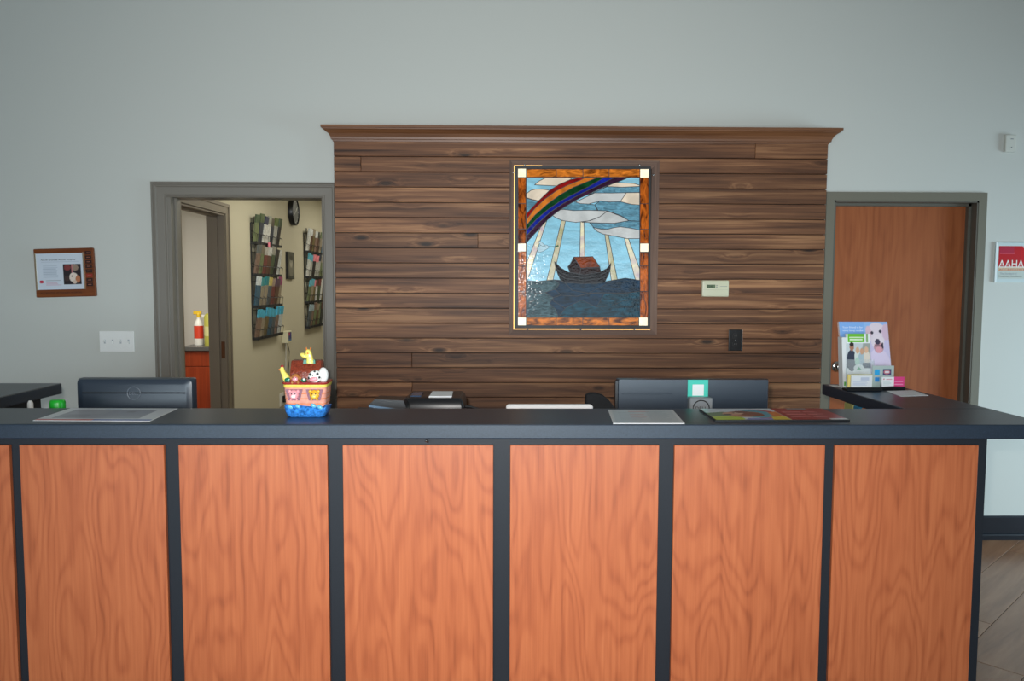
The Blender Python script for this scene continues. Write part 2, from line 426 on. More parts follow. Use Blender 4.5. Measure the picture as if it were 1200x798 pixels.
# hall behind the left doorway
HX = -2.0
HD0, HD1, HDZ = 2.40, 3.20, 2.035            # side-room opening in the hall's left wall (along Y)
mb = MB()
for y0, y1, z0, z1 in ((WY+.13, HD0, 0, 2.5), (HD0, HD1, HDZ, 2.5), (HD1, 8.6, 0, 2.5)): mb.box(HX-.12, HX, y0, y1, z0, z1)
struct(mb.build('wall_hall_left', HALLM))
struct(MB().box(-.55, -.43, WY+.13, 8.6, 0, 2.5).build('wall_hall_right', HALLM))
struct(MB().box(HX-.12, -.43, 8.6, 8.7, 0, 2.5).build('wall_hall_end', HALLM))
struct(MB().box(-4.6, -.43, WY+.13, 8.7, 2.5, 2.56).build('ceiling_hall', CEILM))
struct(MB().box(-4.6, HX-.12, 5.95, 6.05, 0, 2.5).build('wall_side_room_far', ROOM2M))
struct(MB().box(-4.7, -4.6, WY+.13, 6.05, 0, 2.5).build('wall_side_room_left', ROOM2M))
mb = MB()   # frame of the side-room opening
def hframe(mb, d0, d1, x0, x1):
    mb.box(x0, x1, HD0-d1, HD0-d0, 0, HDZ+d1).box(x0, x1, HD1+d0, HD1+d1, 0, HDZ+d1).box(x0, x1, HD0-d0, HD1+d0, HDZ+d0, HDZ+d1)
hframe(mb, 0.0, .065, HX, HX+.014); hframe(mb, .05, .072, HX, HX+.02)
struct(mb.build('trim_5', TRIMH))
mb = MB(); hframe(mb, -.014, .001, HX-.125, HX+.004)
mb.box(HX-.08, HX-.045, HD1-.026, HD1-.014, 0, HDZ-.014).box(HX-.08, HX-.045, HD0+.014, HD1-.014, HDZ-.026, HDZ-.014)
struct(mb.build('trim_6', mat('brown_grey_jamb_paint', (112, 102, 90), .45)))
sp = at(250, 410, Y=HD1-.014)
st = MB().box(HX-.035, HX-.008, HD1-.0165, HD1-.014, sp[2]-.062, sp[2]+.062, .001).build('strike_plate', BRASS)
tag(st, 'dark bronze strike plate on the inner doorway jamb', 'strike plate')

# ------------------------------------------------------------------ wood feature wall
FY = 2.0
FXL, FXR = float(at(392.5, 300, Y=FY)[0]), float(at(966.5, 300, Y=FY)[0])
FT, PITCH = 2.345, .0868
fw_ = struct(MB().box(FXL+.001, FXR-.001, FY+.019, WY, 0, FT).build('wall_feature', DARK))
def ux(u): return float(at(u, 300, Y=FY)[0])
joints = {0: [882], 1: [424], 3: [700], 6: [560], 8: [610], 14: [482], 16: [482], 17: [815], 19: [700], 21: [520, 840], 23: [640], 25: [760]}
GX0, GX1, GZ0, GZ1 = float(at(597, 290, Y=FY)[0]), float(at(770.5, 290, Y=FY)[0]), float(at(680, 392, Y=FY)[2]), float(at(680, 188.5, Y=FY)[2])
row = 0; z = FT
while z > .02:
    z0 = max(0.0, z-PITCH)
    xs = [FXL]+[ux(u) for u in joints.get(row, [])]+[FXR]
    spans = []
    for a, b in zip(xs, xs[1:]):
        zm = (z+z0)/2
        if z < GZ1+.002 and z0 > GZ0-.002:
            for s0, s1 in ((a, min(b, GX0+.012)), (max(a, GX1-.012), b)):
                if s1-s0 > .02: spans.append((s0, s1))
        else: spans.append((a, b))
    for a, b in spans:
        dy = random.uniform(-.0016, .0016)
        p = MB().box(a+.0006, b-.0006, FY+dy, FY+.019, z0+.0028, z-.0006, .0022)
        centred(p, 'board', PLANK, fw_)
    z = z0; row += 1
# crown moulding with mitred returns
cp = [(0, 0), (.004, .0), (.006, .010), (.013, .012), (.015, .024), (.024, .042), (.042, .056), (.052, .062), (.054, .068), (.060, .069), (.060, .082), (0, .082)]
rings = []
for px, py in ((0, 0), (0, 1), (1, 1), (1, 0)):
    rings.append([((FXL-o if px == 0 else FXR+o), (FY-o if py else WY), FT-.002+h) for o, h in cp])
c_ = MB().strip(rings).build('trim_7', CROWN); struct(c_)

# ------------------------------------------------------------------ stained glass
gloc = Vector(((GX0+GX1)/2, FY, GZ0))
wf = thing('stained_glass_panel', 'backlit stained glass panel of an ark under a rainbow on the wood wall', 'stained glass', gloc)
fwid = .045
def mitre(pts, m, nm='frame_board'):
    centred(MB().prism(pts, (0, FY, 0), (1, 0, 0), (0, 0, 1), (0, -1, 0), -.002, .020), nm, m, wf)
a, b, c, d = GX0, GX1, GZ0, GZ1; w_ = fwid
mitre([(a, d), (b, d), (b-w_, d-w_), (a+w_, d-w_)], GFRAME_H); mitre([(a, c), (a+w_, c+w_), (b-w_, c+w_), (b, c)], GFRAME_H)
mitre([(a, c), (a, d), (a+w_, d-w_), (a+w_, c+w_)], GFRAME_V); mitre([(b, c), (b-w_, c+w_), (b-w_, d-w_), (b, d)], GFRAME_V)
# light box behind the glass
MB().box(a+.02, b-.02, FY+.002, FY+.018, c+.02, d-.02).build('light_box', mat('light_box_back', (40, 34, 30), .8), wf, world=True)
LED = mat('warm_led_strip', (255, 196, 110), .5, emit=1.15)
led = MB()
def lp(u, v): q = at(u, v, Y=FY-.022); return float(q[0]), float(q[2])
(l0, m1), (l1, m0) = lp(602.4, 194.0), lp(762.0, 385.6)
led.box(l0, l0+.005, FY-.023, FY-.019, m0, m1).box(l0, l1, FY-.023, FY-.019, m0-.004, m0).box(l0, l0+.16, FY-.0225, FY-.019, m1-.001, m1+.0015)
led.build('led_strip', LED, wf, world=True)
def gp(cx, cy, Y): return at(590+cx/3.7105, 180+cy/3.7116, Y=Y)
GYF = FY-.034
def P(pts, Y=None):
    return [(lambda q: (q[0], q[2]))(at(u, v, Y=GYF)) for u, v in pts]
def PC(pts): return P([(590+x/3.7105, 180+y/3.7116) for x, y in pts])
o_ = PC([(50, 55), (640, 57), (636, 757), (48, 757)]); i_ = PC([(62, 65), (632, 67), (628, 748), (60, 748)])
for k in range(4):
    q = [o_[k], o_[(k+1) % 4], i_[(k+1) % 4], i_[k]]
    MB().prism(q, (0, FY-.020, 0), (1, 0, 0), (0, 0, 1), (0, -1, 0), -.004, .022).build('metal_bar', BLACKM, wf, world=True)
GL = {}
def glass(name, rgb, var=.22, scale=14, emit=.24, rough=.07, stretch=(1, 1, 1), rgb2=None):
    if name in GL: return GL[name]
    m = bpy.data.materials.new('glass_'+name); m.use_nodes = True; nt = m.node_tree; bs = nt.nodes['Principled BSDF']
    bs.inputs['Roughness'].default_value = rough; bs.inputs['Specular IOR Level'].default_value = .12 if sum(rgb) < 260 else .3
    tc = N(nt, 'ShaderNodeTexCoord'); oi = N(nt, 'ShaderNodeObjectInfo')
    ad = N(nt, 'ShaderNodeVectorMath', operation='ADD'); nt.links.new(tc.outputs['Object'], ad.inputs[0])
    nt.links.new(math_node(nt, 'MULTIPLY', oi.outputs['Random'], 11.0), ad.inputs[1])
    mp = N(nt, 'ShaderNodeMapping'); mp.inputs['Scale'].default_value = stretch; nt.links.new(ad.outputs[0], mp.inputs['Vector'])
    n = N(nt, 'ShaderNodeTexNoise', Scale=scale, Detail=4.0, Distortion=1.2); nt.links.new(mp.outputs[0], n.inputs['Vector'])
    c2 = rgb2 or tuple(min(255, x*(1+var)) for x in rgb)
    col = ramp(nt, n.outputs['Fac'], [(.33, tuple(x*(1-var) for x in rgb)), (.66, c2)])
    nt.links.new(mix(nt, 1.0, col, (.5, .5, .5, 1), 'MULTIPLY'), bs.inputs['Base Color']); nt.links.new(col, bs.inputs['Emission Color']); bs.inputs['Emission Strength'].default_value = emit*1.55
    n2 = N(nt, 'ShaderNodeTexNoise', Scale=90.0); nt.links.new(tc.outputs['Object'], n2.inputs['Vector'])
    bp = N(nt, 'ShaderNodeBump', Strength=.2, Distance=.004); nt.links.new(n2.outputs['Fac'], bp.inputs['Height']); nt.links.new(bp.outputs[0], bs.inputs['Normal'])
    GL[name] = m; return m
AMB = glass('amber', (160, 78, 20), .5, 12, .42, stretch=(1, 1, 3), rgb2=(214, 122, 40))
AMBV = glass('amber_side', (128, 48, 12), .5, 12, .38, stretch=(3, 1, 1), rgb2=(196, 100, 30))
CREAM = glass('cream', (240, 228, 196), .05, 10, .55)
SKY = glass('sky', (140, 196, 216), .08, 6, .3, stretch=(1, 1, 3))
SKYD = glass('slate_sky', (98, 148, 168), .18, 22, .24, stretch=(1, 1, 3))
CLOUD = glass('cloud', (190, 192, 190), .06, 6, .32); CLOUDB = glass('beige_cloud', (218, 202, 180), .07, 6, .35)
RAY = glass('pink_ray', (216, 192, 200), .12, 12, .34, rgb2=(232, 226, 186)); RAYY = glass('yellow_ray', (196, 190, 140), .12, 12, .3, rgb2=(216, 204, 178))
SEA = glass('sea', (8, 36, 62), .5, 10, .16, rgb2=(12, 56, 86), stretch=(1, 1, 3)); SEAT = glass('teal_sea', (10, 48, 64), .4, 14, .18, rgb2=(16, 78, 98), stretch=(1, 1, 3))
SEA_GLINT = glass('glint_sea', (46, 74, 82), .4, 26, .2, rgb2=(82, 112, 118), stretch=(1, 1, 3))  # left sea panes: grey sparkle of the flash put into the glass colour
HULL = glass('hull', (26, 11, 10), .4, 16, .08, stretch=(1, 1, 3)); ROOF = glass('ark_roof', (120, 52, 16), .35, 8, .26); HOUSE = glass('ark_house', (44, 18, 10), .3, 12, .12)
RB = [glass('red', (140, 22, 20), .2), glass('orange', (206, 116, 36), .12), glass('green', (14, 62, 30), .25), glass('blue', (24, 38, 140), .2), glass('purple', (52, 26, 48), .3)]
DOVE = glass('dove', (176, 206, 216), .06, 6, .3); LEAF = glass('leaf', (60, 96, 60), .2)
MB().prism(PC([(60, 64), (634, 66), (630, 750), (58, 750)]), (0, GYF+.006, 0), (1, 0, 0), (0, 0, 1), (0, -1, 0), -.006, 0).build('backing_sheet', LEAD, wf, world=True)
layer = [0]; came = MB()
def piece(pts, m, name='glass_piece', cw=.0018, line=True):
    """a glass pane set in lead: pts in wall-plane metres; each later pane laps the earlier ones by a hair"""
    layer[0] += 1; h = .0006+layer[0]*.00012
    centred(MB().prism(pts, (0, GYF+.006, 0), (1, 0, 0), (0, 0, 1), (0, -1, 0), 0, h), name, m, wf)
    if line:
        n = len(pts)
        for k in range(n):
            p, q = Vector((pts[k][0], 0, pts[k][1])), Vector((pts[(k+1) % n][0], 0, pts[(k+1) % n][1]))
            t = (q-p); L = t.length
            if L < 1e-5: continue
            t.normalize(); nn = Vector((-t.z, 0, t.x)); e = t*cw*.6
            y = GYF+.006-h
            f = [p-e-nn*cw, q+e-nn*cw, q+e+nn*cw, p-e+nn*cw]
            came.prism([(v.x, v.z) for v in f], (0, y, 0), (1, 0, 0), (0, 0, 1), (0, -1, 0), -.0003, .00008)
def rectc(x0, y0, x1, y1): return PC([(x0, y0), (x1, y0), (x1, y1), (x0, y1)])
for x0, x1 in ((100, 230), (230, 346), (346, 460), (460, 594)): piece(rectc(x0, 66, x1, 102), AMB, 'border_glass')
for x0, x1 in ((100, 230), (230, 345), (345, 460), (460, 589)): piece(rectc(x0, 713, x1, 748), AMB, 'border_glass')
for y0, y1 in ((103, 217), (217, 328), (328, 390), (426, 487), (487, 598), (598, 712)):
    piece(rectc(63, y0, 98, y1), AMBV, 'border_glass'); piece(rectc(594, y0+1, 632-2*(y0 > 400), y1+1), AMBV, 'border_glass')
for x0, y0, x1, y1 in ((62, 64, 99, 103), (594, 66, 634, 105), (62, 390, 98, 426), (594, 390, 632, 428), (62, 712, 99, 748), (589, 712, 628, 750)):
    piece(rectc(x0, y0, x1, y1), CREAM, 'corner_glass')
RC = (616.8, 207.9, 749.6, 371.8)
piece(P([(RC[0], RC[1]), (RC[2], RC[1]), (RC[2], 330), (RC[0], 330)]), SKY)
b0 = [(616.8, 250.5), (630, 236.4), (643.9, 223.2), (655, 216.3), (667.7, 210.7), (679, 208)]
b1 = [(616.8, 257.5), (626, 245), (638, 233.5), (652, 223.5), (665, 217), (679, 211.5), (686, 208)]
b2 = [(616.8, 264), (627, 252), (641, 239.5), (656, 228.5), (672, 219.5), (688, 213), (700, 208)]
b3 = [(616.8, 270), (628, 257.5), (642, 245.5), (656, 236), (672, 227.5), (690, 218.5), (708, 208)]
b4 = [(616.8, 276.5), (630, 262), (645, 248.5), (660, 238.5), (680, 227.5), (700, 218), (720, 208)]
b5 = [(616.8, 284.5), (627, 273.5), (641, 258), (652, 249), (664, 241), (680, 231.8), (697.5, 223.8), (712.6, 217), (726, 212.5), (736.5, 208)]
for pts, m in (([(634.5, 263.5), (640.7, 258.7), (617.8, 329.5), (616.8, 329.5), (616.8, 309)], RAY), ([(658.2, 258), (663, 258), (647.7, 330), (640.4, 330)], RAYY),
               ([(680.3, 258), (684.3, 258), (685.3, 303), (679.5, 303)], RAY), ([(708.6, 273), (712.6, 273), (724, 330), (716.7, 330)], RAYY),
               ([(731.2, 277), (735.5, 277), (749.6, 315), (749.6, 330), (745, 329)], RAY)): piece(P(pts), m)
for pts, m in (([(626.5, 216.5), (632, 212), (640, 208), (667, 208), (672, 211), (655, 218)], CLOUDB), ([(616.8, 227), (622, 223), (628, 221.5), (635, 221.5), (648, 223.5), (634, 236), (623, 233.5), (616.8, 231.5)], CLOUDB),
               ([(616.8, 232), (623, 234), (636, 236), (616.8, 252)], SKYD),
               ([(706, 221), (713, 217.5), (722, 213.6), (735, 214.5), (743, 215), (749.6, 217), (749.6, 218.4), (728, 219.4), (712, 219)], CLOUDB),
               ([(690, 228), (712, 218.6), (730, 219.4), (749.6, 218.4), (749.6, 225.6), (720, 226.2), (700, 226.5)], SKYD),
               ([(672, 238), (697, 226), (716, 226.2), (734, 225.8), (727, 236.2), (714, 236.6), (703, 235.5), (690, 239), (680, 238.6)], CLOUD),
               ([(734, 225.8), (749.6, 225.6), (749.6, 240.2), (740, 239.5), (727, 236.2)], CLOUDB),
               ([(655, 246), (672, 236), (680, 238.6), (690, 239), (697, 240), (700, 246.5), (672, 246.8)], SKYD),
               ([(697, 240), (703, 235.5), (714, 236.6), (727, 236.2), (740, 239.5), (749.6, 240.2), (749.6, 259.2), (737, 258.5), (727, 252.5), (712, 247), (701, 246.6)], SKYD),
               ([(645, 251), (652, 246.5), (660, 245.4), (672, 246.8), (690, 246.4), (712, 247.2), (703, 254), (690, 258.8), (675, 260.6), (660, 258.6), (652, 255.5)], CLOUD),
               ([(682, 260.4), (692, 258.4), (703, 254), (712, 247.2), (720, 250.5), (728, 253.5), (737, 258.5), (720, 261.6), (700, 261.2)], CLOUD),
               ([(691, 261.2), (705, 261.4), (720, 261.6), (737, 258.7), (749.6, 259.2), (749.6, 269.5), (727, 265.7), (712, 268.6), (697, 267.8)], SKYD),
               ([(695, 266.5), (704, 268.4), (712, 268.6), (720, 266.6), (727, 265.7), (740, 267.5), (749.6, 269.5), (749.6, 279.6), (735, 279.6), (720, 276.6), (707, 274.4), (700, 271.2)], CLOUD)):
    piece(P(pts), m)
for k, (u, v) in enumerate(zip((b0, b1, b2, b3, b4), (b1, b2, b3, b4, b5))): piece(P(u+v[::-1]), RB[k], 'rainbow_glass')
# dove with an olive branch
piece(PC([(146, 412), (158, 400), (166, 398), (153, 382), (158, 378), (176, 396), (188, 398), (200, 406), (190, 414), (174, 424), (156, 430), (148, 426)]), DOVE, 'dove_glass', .0008)
piece(PC([(160, 398), (152, 384), (160, 380), (176, 394), (184, 408)]), DOVE, 'dove_glass', .0008)
piece(PC([(198, 404), (222, 404), (238, 398), (240, 404), (222, 408)]), LEAF, 'olive_leaf', .0007)
# sea
piece(PC([(99, 553), (150, 556), (220, 549), (300, 556), (400, 566), (470, 552), (530, 542), (560, 546), (593, 552), (593, 712), (99, 712)]), SEA, 'sea_glass')
for pts, m in (([(99, 553), (150, 556), (222, 549), (244, 566), (226, 590), (180, 604), (99, 612)], SEA_GLINT), ([(99, 612), (180, 604), (216, 626), (200, 652), (226, 676), (240, 712), (99, 712)], SEA_GLINT),
               ([(222, 549), (262, 556), (300, 596), (370, 606), (320, 620), (250, 616), (226, 592), (244, 566)], SEA), ([(370, 606), (430, 578), (470, 552), (530, 542), (593, 552), (593, 598), (520, 606), (440, 604)], SEA),
               ([(250, 616), (320, 620), (370, 608), (440, 606), (404, 668), (340, 636), (268, 672), (216, 640), (216, 626)], SEA), ([(440, 606), (520, 608), (593, 600), (593, 632), (520, 640), (470, 662), (404, 668)], SEAT),
               ([(268, 672), (340, 636), (404, 668), (470, 662), (520, 640), (593, 632), (593, 712), (240, 712)], SEAT)): piece(PC(pts), m, 'sea_glass', .0014)
piece(PC([(556, 670), (593, 670), (593, 712), (556, 712)]), SEAT, 'sea_glass', .0006)
# ark
hull = [[(222, 470), (250, 498), (282, 516), (350, 528), (420, 516), (450, 500), (467, 477), (464, 502), (440, 520), (420, 530), (350, 540), (280, 532), (246, 516), (226, 494)],
        [(226, 494), (246, 516), (280, 532), (350, 540), (420, 530), (440, 520), (464, 502), (456, 528), (430, 542), (350, 552), (270, 544), (236, 524)],
        [(236, 524), (270, 544), (350, 552), (430, 542), (456, 528), (440, 558), (350, 566), (264, 560), (246, 546)]]
piece(PC([(280, 492), (292, 478), (304, 452), (322, 449), (336, 498), (332, 526), (290, 520)]), HOUSE, 'ark_glass')
piece(PC([(306, 450), (388, 448), (420, 494), (336, 498)]), ROOF, 'ark_glass'); piece(PC([(336, 498), (418, 494), (424, 516), (350, 530), (332, 526)]), HOUSE, 'ark_glass')
for h_ in hull: piece(PC(h_), HULL, 'ark_glass')
came.build('lead_came', LEAD, wf, world=True)
for cx, cy in ((92, 50), (592, 50), (44, 82), (650, 92), (105, 764), (336, 764), (570, 764)):
    q = gp(cx, cy, FY-.022); MB().ell((q[0], FY-.022, q[2]), (.006, .005, .006), 10).build('screw_head', CHROME, wf, smooth=True, world=True)

# ------------------------------------------------------------------ reception counter
CT, CB = 1.067, 1.018
rc = thing('reception_counter', 'long black reception counter faced with cherry wood panels', 'counter', (0, .1, 0))
PY = .042
body = MB().box(-2.20, 1.665, PY+.014, .20, .0, CB)
body.box(1.585, 1.665, .20, .90, 0, CB).box(-2.20, -2.10, .20, 1.03, 0, CB)
body.build('body', LAMB, rc, world=True)
pz1 = .9885
edges = [(-2.165, -1.634), (-1.600, -1.1216), (-1.0733, -.5773), (-.5258, -.0209), (.0367, .5393), (.5915, 1.1032), (1.1382, 1.6283)]
for a, b in edges:
    centred(MB().box(a, b, PY, PY+.016, .11, pz1, .0012), 'panel', CHERRY, rc)
tp = thing('countertop', 'black speckled laminate countertop running round the reception counter', 'countertop', (0, .17, CB))
def slab(pts): 
    mb = MB().prism(pts, (0, 0, 0), (1, 0, 0), (0, 1, 0), (0, 0, 1), CB, CT)
    es = [e for e in mb.bm.edges if abs(e.verts[0].co.z-e.verts[1].co.z) < 1e-6]
    bmesh.ops.bevel(mb.bm, geom=es, offset=.004, segments=2, profile=.5, affect='EDGES')
    return mb
slab([(-2.40, 0), (1.853, 0), (1.853, .340), (-2.40, .340)]).build('front_slab', LAM, tp, world=True)
slab([(1.525, .340), (1.853, .340), (1.845, 1.072), (1.518, 1.076)]).build('return_slab', LAM, tp, world=True)
slab([(-2.40, .340), (-2.026, .340), (-2.026, 1.072), (-2.40, 1.072)]).build('return_slab', LAM, tp, world=True)
# small charm hanging under the counter edge
hk = thing('hanging_charm', 'tiny silver charm hanging under the counter edge', 'charm', (float(at(500, 516, Y=.03)[0]), .038, 1.0))
MB().tube([(0, 0, .018), (0, 0, .008)], .0012, 6).build('hook', CHROME, hk)
MB().ell((-.003, 0, .004), (.003, .003, .004), 8).build('bead', CHROME, hk, smooth=True); MB().ell((.003, 0, .001), (.003, .003, .004), 8).build('bead', BRASS, hk, smooth=True)

# desk behind the counter
dk = thing('desk', 'dark work desk behind the reception counter', 'desk', (0, .5, 0))
MB().box(-2.09, 1.58, .205, .92, .715, .745, .003).build('desk_top', LAMB, dk, world=True)
for x in (-2.06, -.2, 1.4): MB().box(x, x+.03, .25, .88, 0, .715).build('desk_panel', LAMB, dk, world=True)

# ------------------------------------------------------------------ monitors
def logo_ring(parent, c, r, m, txt=True, n=(0, -1, 0), tw=.72):
    ring = [(c[0]+r*math.cos(t*math.pi/16), c[1], c[2]+r*math.sin(t*math.pi/16)) for t in range(32)]
    MB().tube(ring, r*.07, 6, True).build('logo_ring', m, parent)
    text('DELL', r*2*tw, m, parent, (c[0]-r*tw, c[1]-.0003, c[2]-r*.24), (1, 0, 0), (0, 0, 1), 'logo_lettering', height=r*.46)
def rrect(x0, x1, z0, z1, r, n=5):
    pts = []
    for cx, cz, a0 in ((x1-r, z1-r, 0), (x0+r, z1-r, 90), (x0+r, z0+r, 180), (x1-r, z0+r, 270)):
        for k in range(n+1):
            t = math.radians(a0+90*k/n); pts.append((cx+r*math.cos(t), cz+r*math.sin(t)))
    return pts
LOGO = mat('logo_grey', (112, 120, 130), .35)
# left: rounded back with ring logo
mY = .60
q0, q1 = at(91, 443, Y=mY), at(227, 445, Y=mY); mw = q1[0]-q0[0]; mx = (q0[0]+q1[0])/2; ztop = q0[2]-.745
lm = thing('computer_monitor', 'black computer monitor seen from behind at the left of the counter', 'monitor', (mx, mY, .745), group='monitors behind the counter')
h0 = ztop-.30
rings = []
for y, ins, r in ((.030, .0, .010), (.0, .0, .012), (-.012, .004, .016), (-.020, .022, .016)):
    rings.append([(x, y, z) for x, z in rrect(-mw/2+ins, mw/2-ins, h0+ins, ztop-ins, r)])
MB().loft(rings).build('shell', MONB, lm, smooth=True)
MB().box(-mw/2+.004, mw/2-.004, .030, .034, h0+.004, ztop-.004).build('screen', BLACK, lm)
MB().box(-mw/2+.026, mw/2-.026, -.0206, -.019, ztop-.060, ztop-.054).build('crease', BLACK, lm)
MB().box(-.04, .04, -.05, -.021, .02, h0+.16, .01).build('neck', BLACK, lm); MB().box(-.13, .13, -.10, .10, 0, .014, .005).build('base', BLACK, lm)
logo_ring(lm, (0.0, -.0207, at(155, 460, Y=mY)[2]-.745), .026, LOGO)
# right: larger flat back, teal sticker, grey stand block with logo
mY = .56
q0, q1 = at(723, 445, Y=mY), at(901, 443, Y=mY); mw = q1[0]-q0[0]; mx = (q0[0]+q1[0])/2; ztop = (q0[2]+q1[2])/2-.745
rm = thing('computer_monitor', 'large black computer monitor with a teal sticker on its back', 'monitor', (mx, mY, .745), group='monitors behind the counter')
h0 = ztop-.36; rings = []
for y, ins in ((.028, .0), (.004, .0), (-.010, .006)):
    rings.append([(x, y, z) for x, z in rrect(-mw/2+ins, mw/2-ins, h0+ins, ztop-ins*.4, .006)])
MB().loft(rings).build('shell', MONB, rm, smooth=True)
MB().box(-mw/2-.006, -mw/2+.004, -.004, .026, h0, ztop-.01).build('side_rail', BLACK, rm)
MB().box(-mw/2+.02, -mw/2+.22, -.0125, -.009, ztop-.062, ztop-.056, .0012).build('rib', MONB, rm)
MB().box(-mw/2+.004, mw/2-.004, .028, .032, h0+.004, ztop-.004).build('screen', BLACK, rm)
sx = at(821.5, 470, Y=mY-.05)[0]-mx
sz = at(821, 466, Y=mY-.05)[2]-.745
MB().box(sx-.045, sx+.045, -.055, -.012, .015, sz, .003).build('stand_column', GREYP, rm); MB().box(sx-.12, sx+.12, -.10, .12, 0, .014, .005).build('base', GREYP, rm)
logo_ring(rm, (sx, -.0555, sz-.042), .032, DARK)
t0, t1 = at(806, 445, Y=mY-.012), at(829.5, 467, Y=mY-.012)
stk = MB().box(t0[0], t1[0], mY-.0135, mY-.0115, t1[2], t0[2], .0005).build('sticker', mat('teal_sticker', (60, 196, 176), .5), rm, world=True)
w0, w1 = at(811.5, 450.5, Y=mY-.012), at(824.5, 463.5, Y=mY-.012)
MB().box(w0[0], w1[0], mY-.0140, mY-.0130, w1[2], w0[2]).build('sticker_label', WHITEP, rm, world=True)

# ------------------------------------------------------------------ printer, phone, white panel, chair
pY = .62
def px(u, v, Y=pY): q = at(u, v, Y=Y); return q[0], q[2]-.745
pr = thing('desk_printer', 'small black desktop printer with white paper on its top', 'printer', (float(at(511, 470, Y=pY)[0]), pY, .745))
ox = pr.location.x
x0, x1 = px(474, 470)[0]-ox, px(545, 470)[0]-ox; zt = px(510, 463)[1]
rings = []
for z, i0, i1 in ((0, .004, .004), (.01, 0, 0), (zt-.035, 0, 0), (zt-.012, .006, .004), (zt, .022, .016)):
    rings.append([(x, y, z) for x, y in rrect(x0+i0, x1-i1, -.10+i1, .14-i1, .012)])
MB().loft(rings).build('housing', BLACK, pr, smooth=True)
MB().box(x0+.012, x1-.016, -.107, -.099, px(510, 481)[1], px(510, 477.2)[1], .001).build('front_strip', mat('blue_grey_strip', (98, 128, 156), .35), pr)
MB().prism([(-.06, zt-.003), (.06, zt-.003), (.06, zt+.004), (-.04, zt+.004)], (x0+.03, 0, 0), (0, 1, 0), (0, 0, 1), (1, 0, 0), 0, .042).build('display', mat('blue_display', (44, 78, 116), .2), pr)
pp = MB().prism([(0, 0), (.092, 0), (.090, .10), (.006, .10)], (x0+.105, -.055, zt), (1, 0, 0), (0, 1, .06), (0, 0, 1), .0005, .004).build('paper_sheets', WHITEP, pr)
MB().box(x0+.105, x0+.196, -.072, -.060, zt-.001, zt+.0015).build('paper_edge', WHITEP, pr)
ph = thing('desk_phone', 'low black desk phone beside the printer behind the counter', 'phone', (float(at(452, 474, Y=.44)[0]), .44, .745))
ox = ph.location.x
def pq(u, v): q = at(u, v, Y=.44); return (q[0]-ox, q[2]-.745)
bodyp = [pq(434, 471), pq(440, 466), pq(470, 468), pq(480, 480), pq(478, 500), pq(430, 500)]
zl = pq(434, 486)[1]
MB().box(pq(426, 0)[0], pq(474, 0)[0], -.05, .07, 0, zl, .006).build('phone_base', BLACK, ph)
MB().prism([pq(433, 473.5), pq(441, 466.5), pq(474, 468), pq(478, 479.5), pq(472, 484), pq(436, 478)], (0, 0, 0), (1, 0, 0), (0, 0, 1), (0, 1, 0), -.03, .07).build('handset_cradle', BLACK, ph)
MB().prism([pq(434, 473), pq(471, 478), pq(470, 480.4), pq(433.5, 475.2)], (0, 0, 0), (1, 0, 0), (0, 0, 1), (0, 1, 0), -.034, -.03).build('front_strip', MATS['blue_grey_strip'], ph)
MB().prism([pq(418, 480), pq(422, 475.5), pq(440, 476), pq(446, 482), pq(446, 492), pq(416, 492)], (0, 0, 0), (1, 0, 0), (0, 0, 1), (0, 1, 0), -.05, -.032).build('keypad_edge', BLACK, ph)
cb = [at(544, 476.5, Y=.62), at(552, 477, Y=.62), at(560, 479.5, Y=.62), at(566, 484, Y=.62), at(572, 494, Y=.62), at(574, 520, Y=.62), (at(574, 520, Y=.62)[0], .62, .749)]
tag(MB().tube([tuple(p) for p in cb], .006, 8).build('cable', BLACK, smooth=True), 'black cable curving down to the desk beside the printer', 'cable')

wY = .50
q0, q1 = at(593, 474.3, Y=wY), at(695, 474.3, Y=wY)
wp = thing('tablet_display', 'white rounded back of a small display behind the counter centre', 'display', ((q0[0]+q1[0])/2, wY, .745))
ww = q1[0]-q0[0]; zt = q0[2]-.745
rings = [[(x, y, z) for x, z in rrect(-ww/2+i, ww/2-i, .07+i, zt-i, .012)] for y, i in ((.022, 0), (0, 0), (-.004, .003))]
MB().loft(rings).build('shell', mat('glossy_white_plastic', (250, 250, 250), .25), wp, smooth=True)
MB().box(-ww/2+.006, ww/2-.006, .022, .024, .08, zt-.006).build('screen', BLACK, wp)
MB().box(-.03, .03, -.03, -.004, .01, .15, .004).build('neck', WHITE, wp); MB().box(-.10, .10, -.08, .08, 0, .012, .004).build('base', WHITE, wp)

cY = 1.10
q0 = at(686, 461, Y=cY)
oc = thing('office_chair', 'black office chair whose curved backrest peeks above the counter', 'chair', (float(q0[0])+.02, cY, 0))
ox = oc.location.x
def cq(u, v): q = at(u, v, Y=cY); return (q[0]-ox, q[2])
br = [cq(686.5, 462.5), cq(691, 460.2), cq(698, 460.3), cq(706, 462.5), cq(713, 468), cq(718.5, 475), cq(723, 484), cq(724, 505), cq(716, 540), cq(700, 560), cq(680, 560), cq(684, 520), cq(687, 490), cq(685.5, 470)]
mb = MB().prism(br, (0, 0, 0), (1, 0, 0), (0, 0, 1), (0, 1, 0), -.02, .03)
es = [e for e in mb.bm.edges if abs(e.verts[0].co.y-e.verts[1].co.y) < 1e-6]
bmesh.ops.bevel(mb.bm, geom=es, offset=.01, segments=2, profile=.5, affect='EDGES')
mb.build('backrest', mat('black_chair_fabric', (24, 26, 30), .75, bump=.3, bscale=500), oc, smooth=True)
MB().prism(rrect(-.22, .22, -.22, .22, .08), (.06, .2, 0), (1, 0, 0), (0, 1, 0), (0, 0, 1), .43, .50).build('seat', MATS['black_chair_fabric'], oc)
MB().box(.04, .09, .0, .03, .45, .72, .006).build('back_support', BLACK, oc)
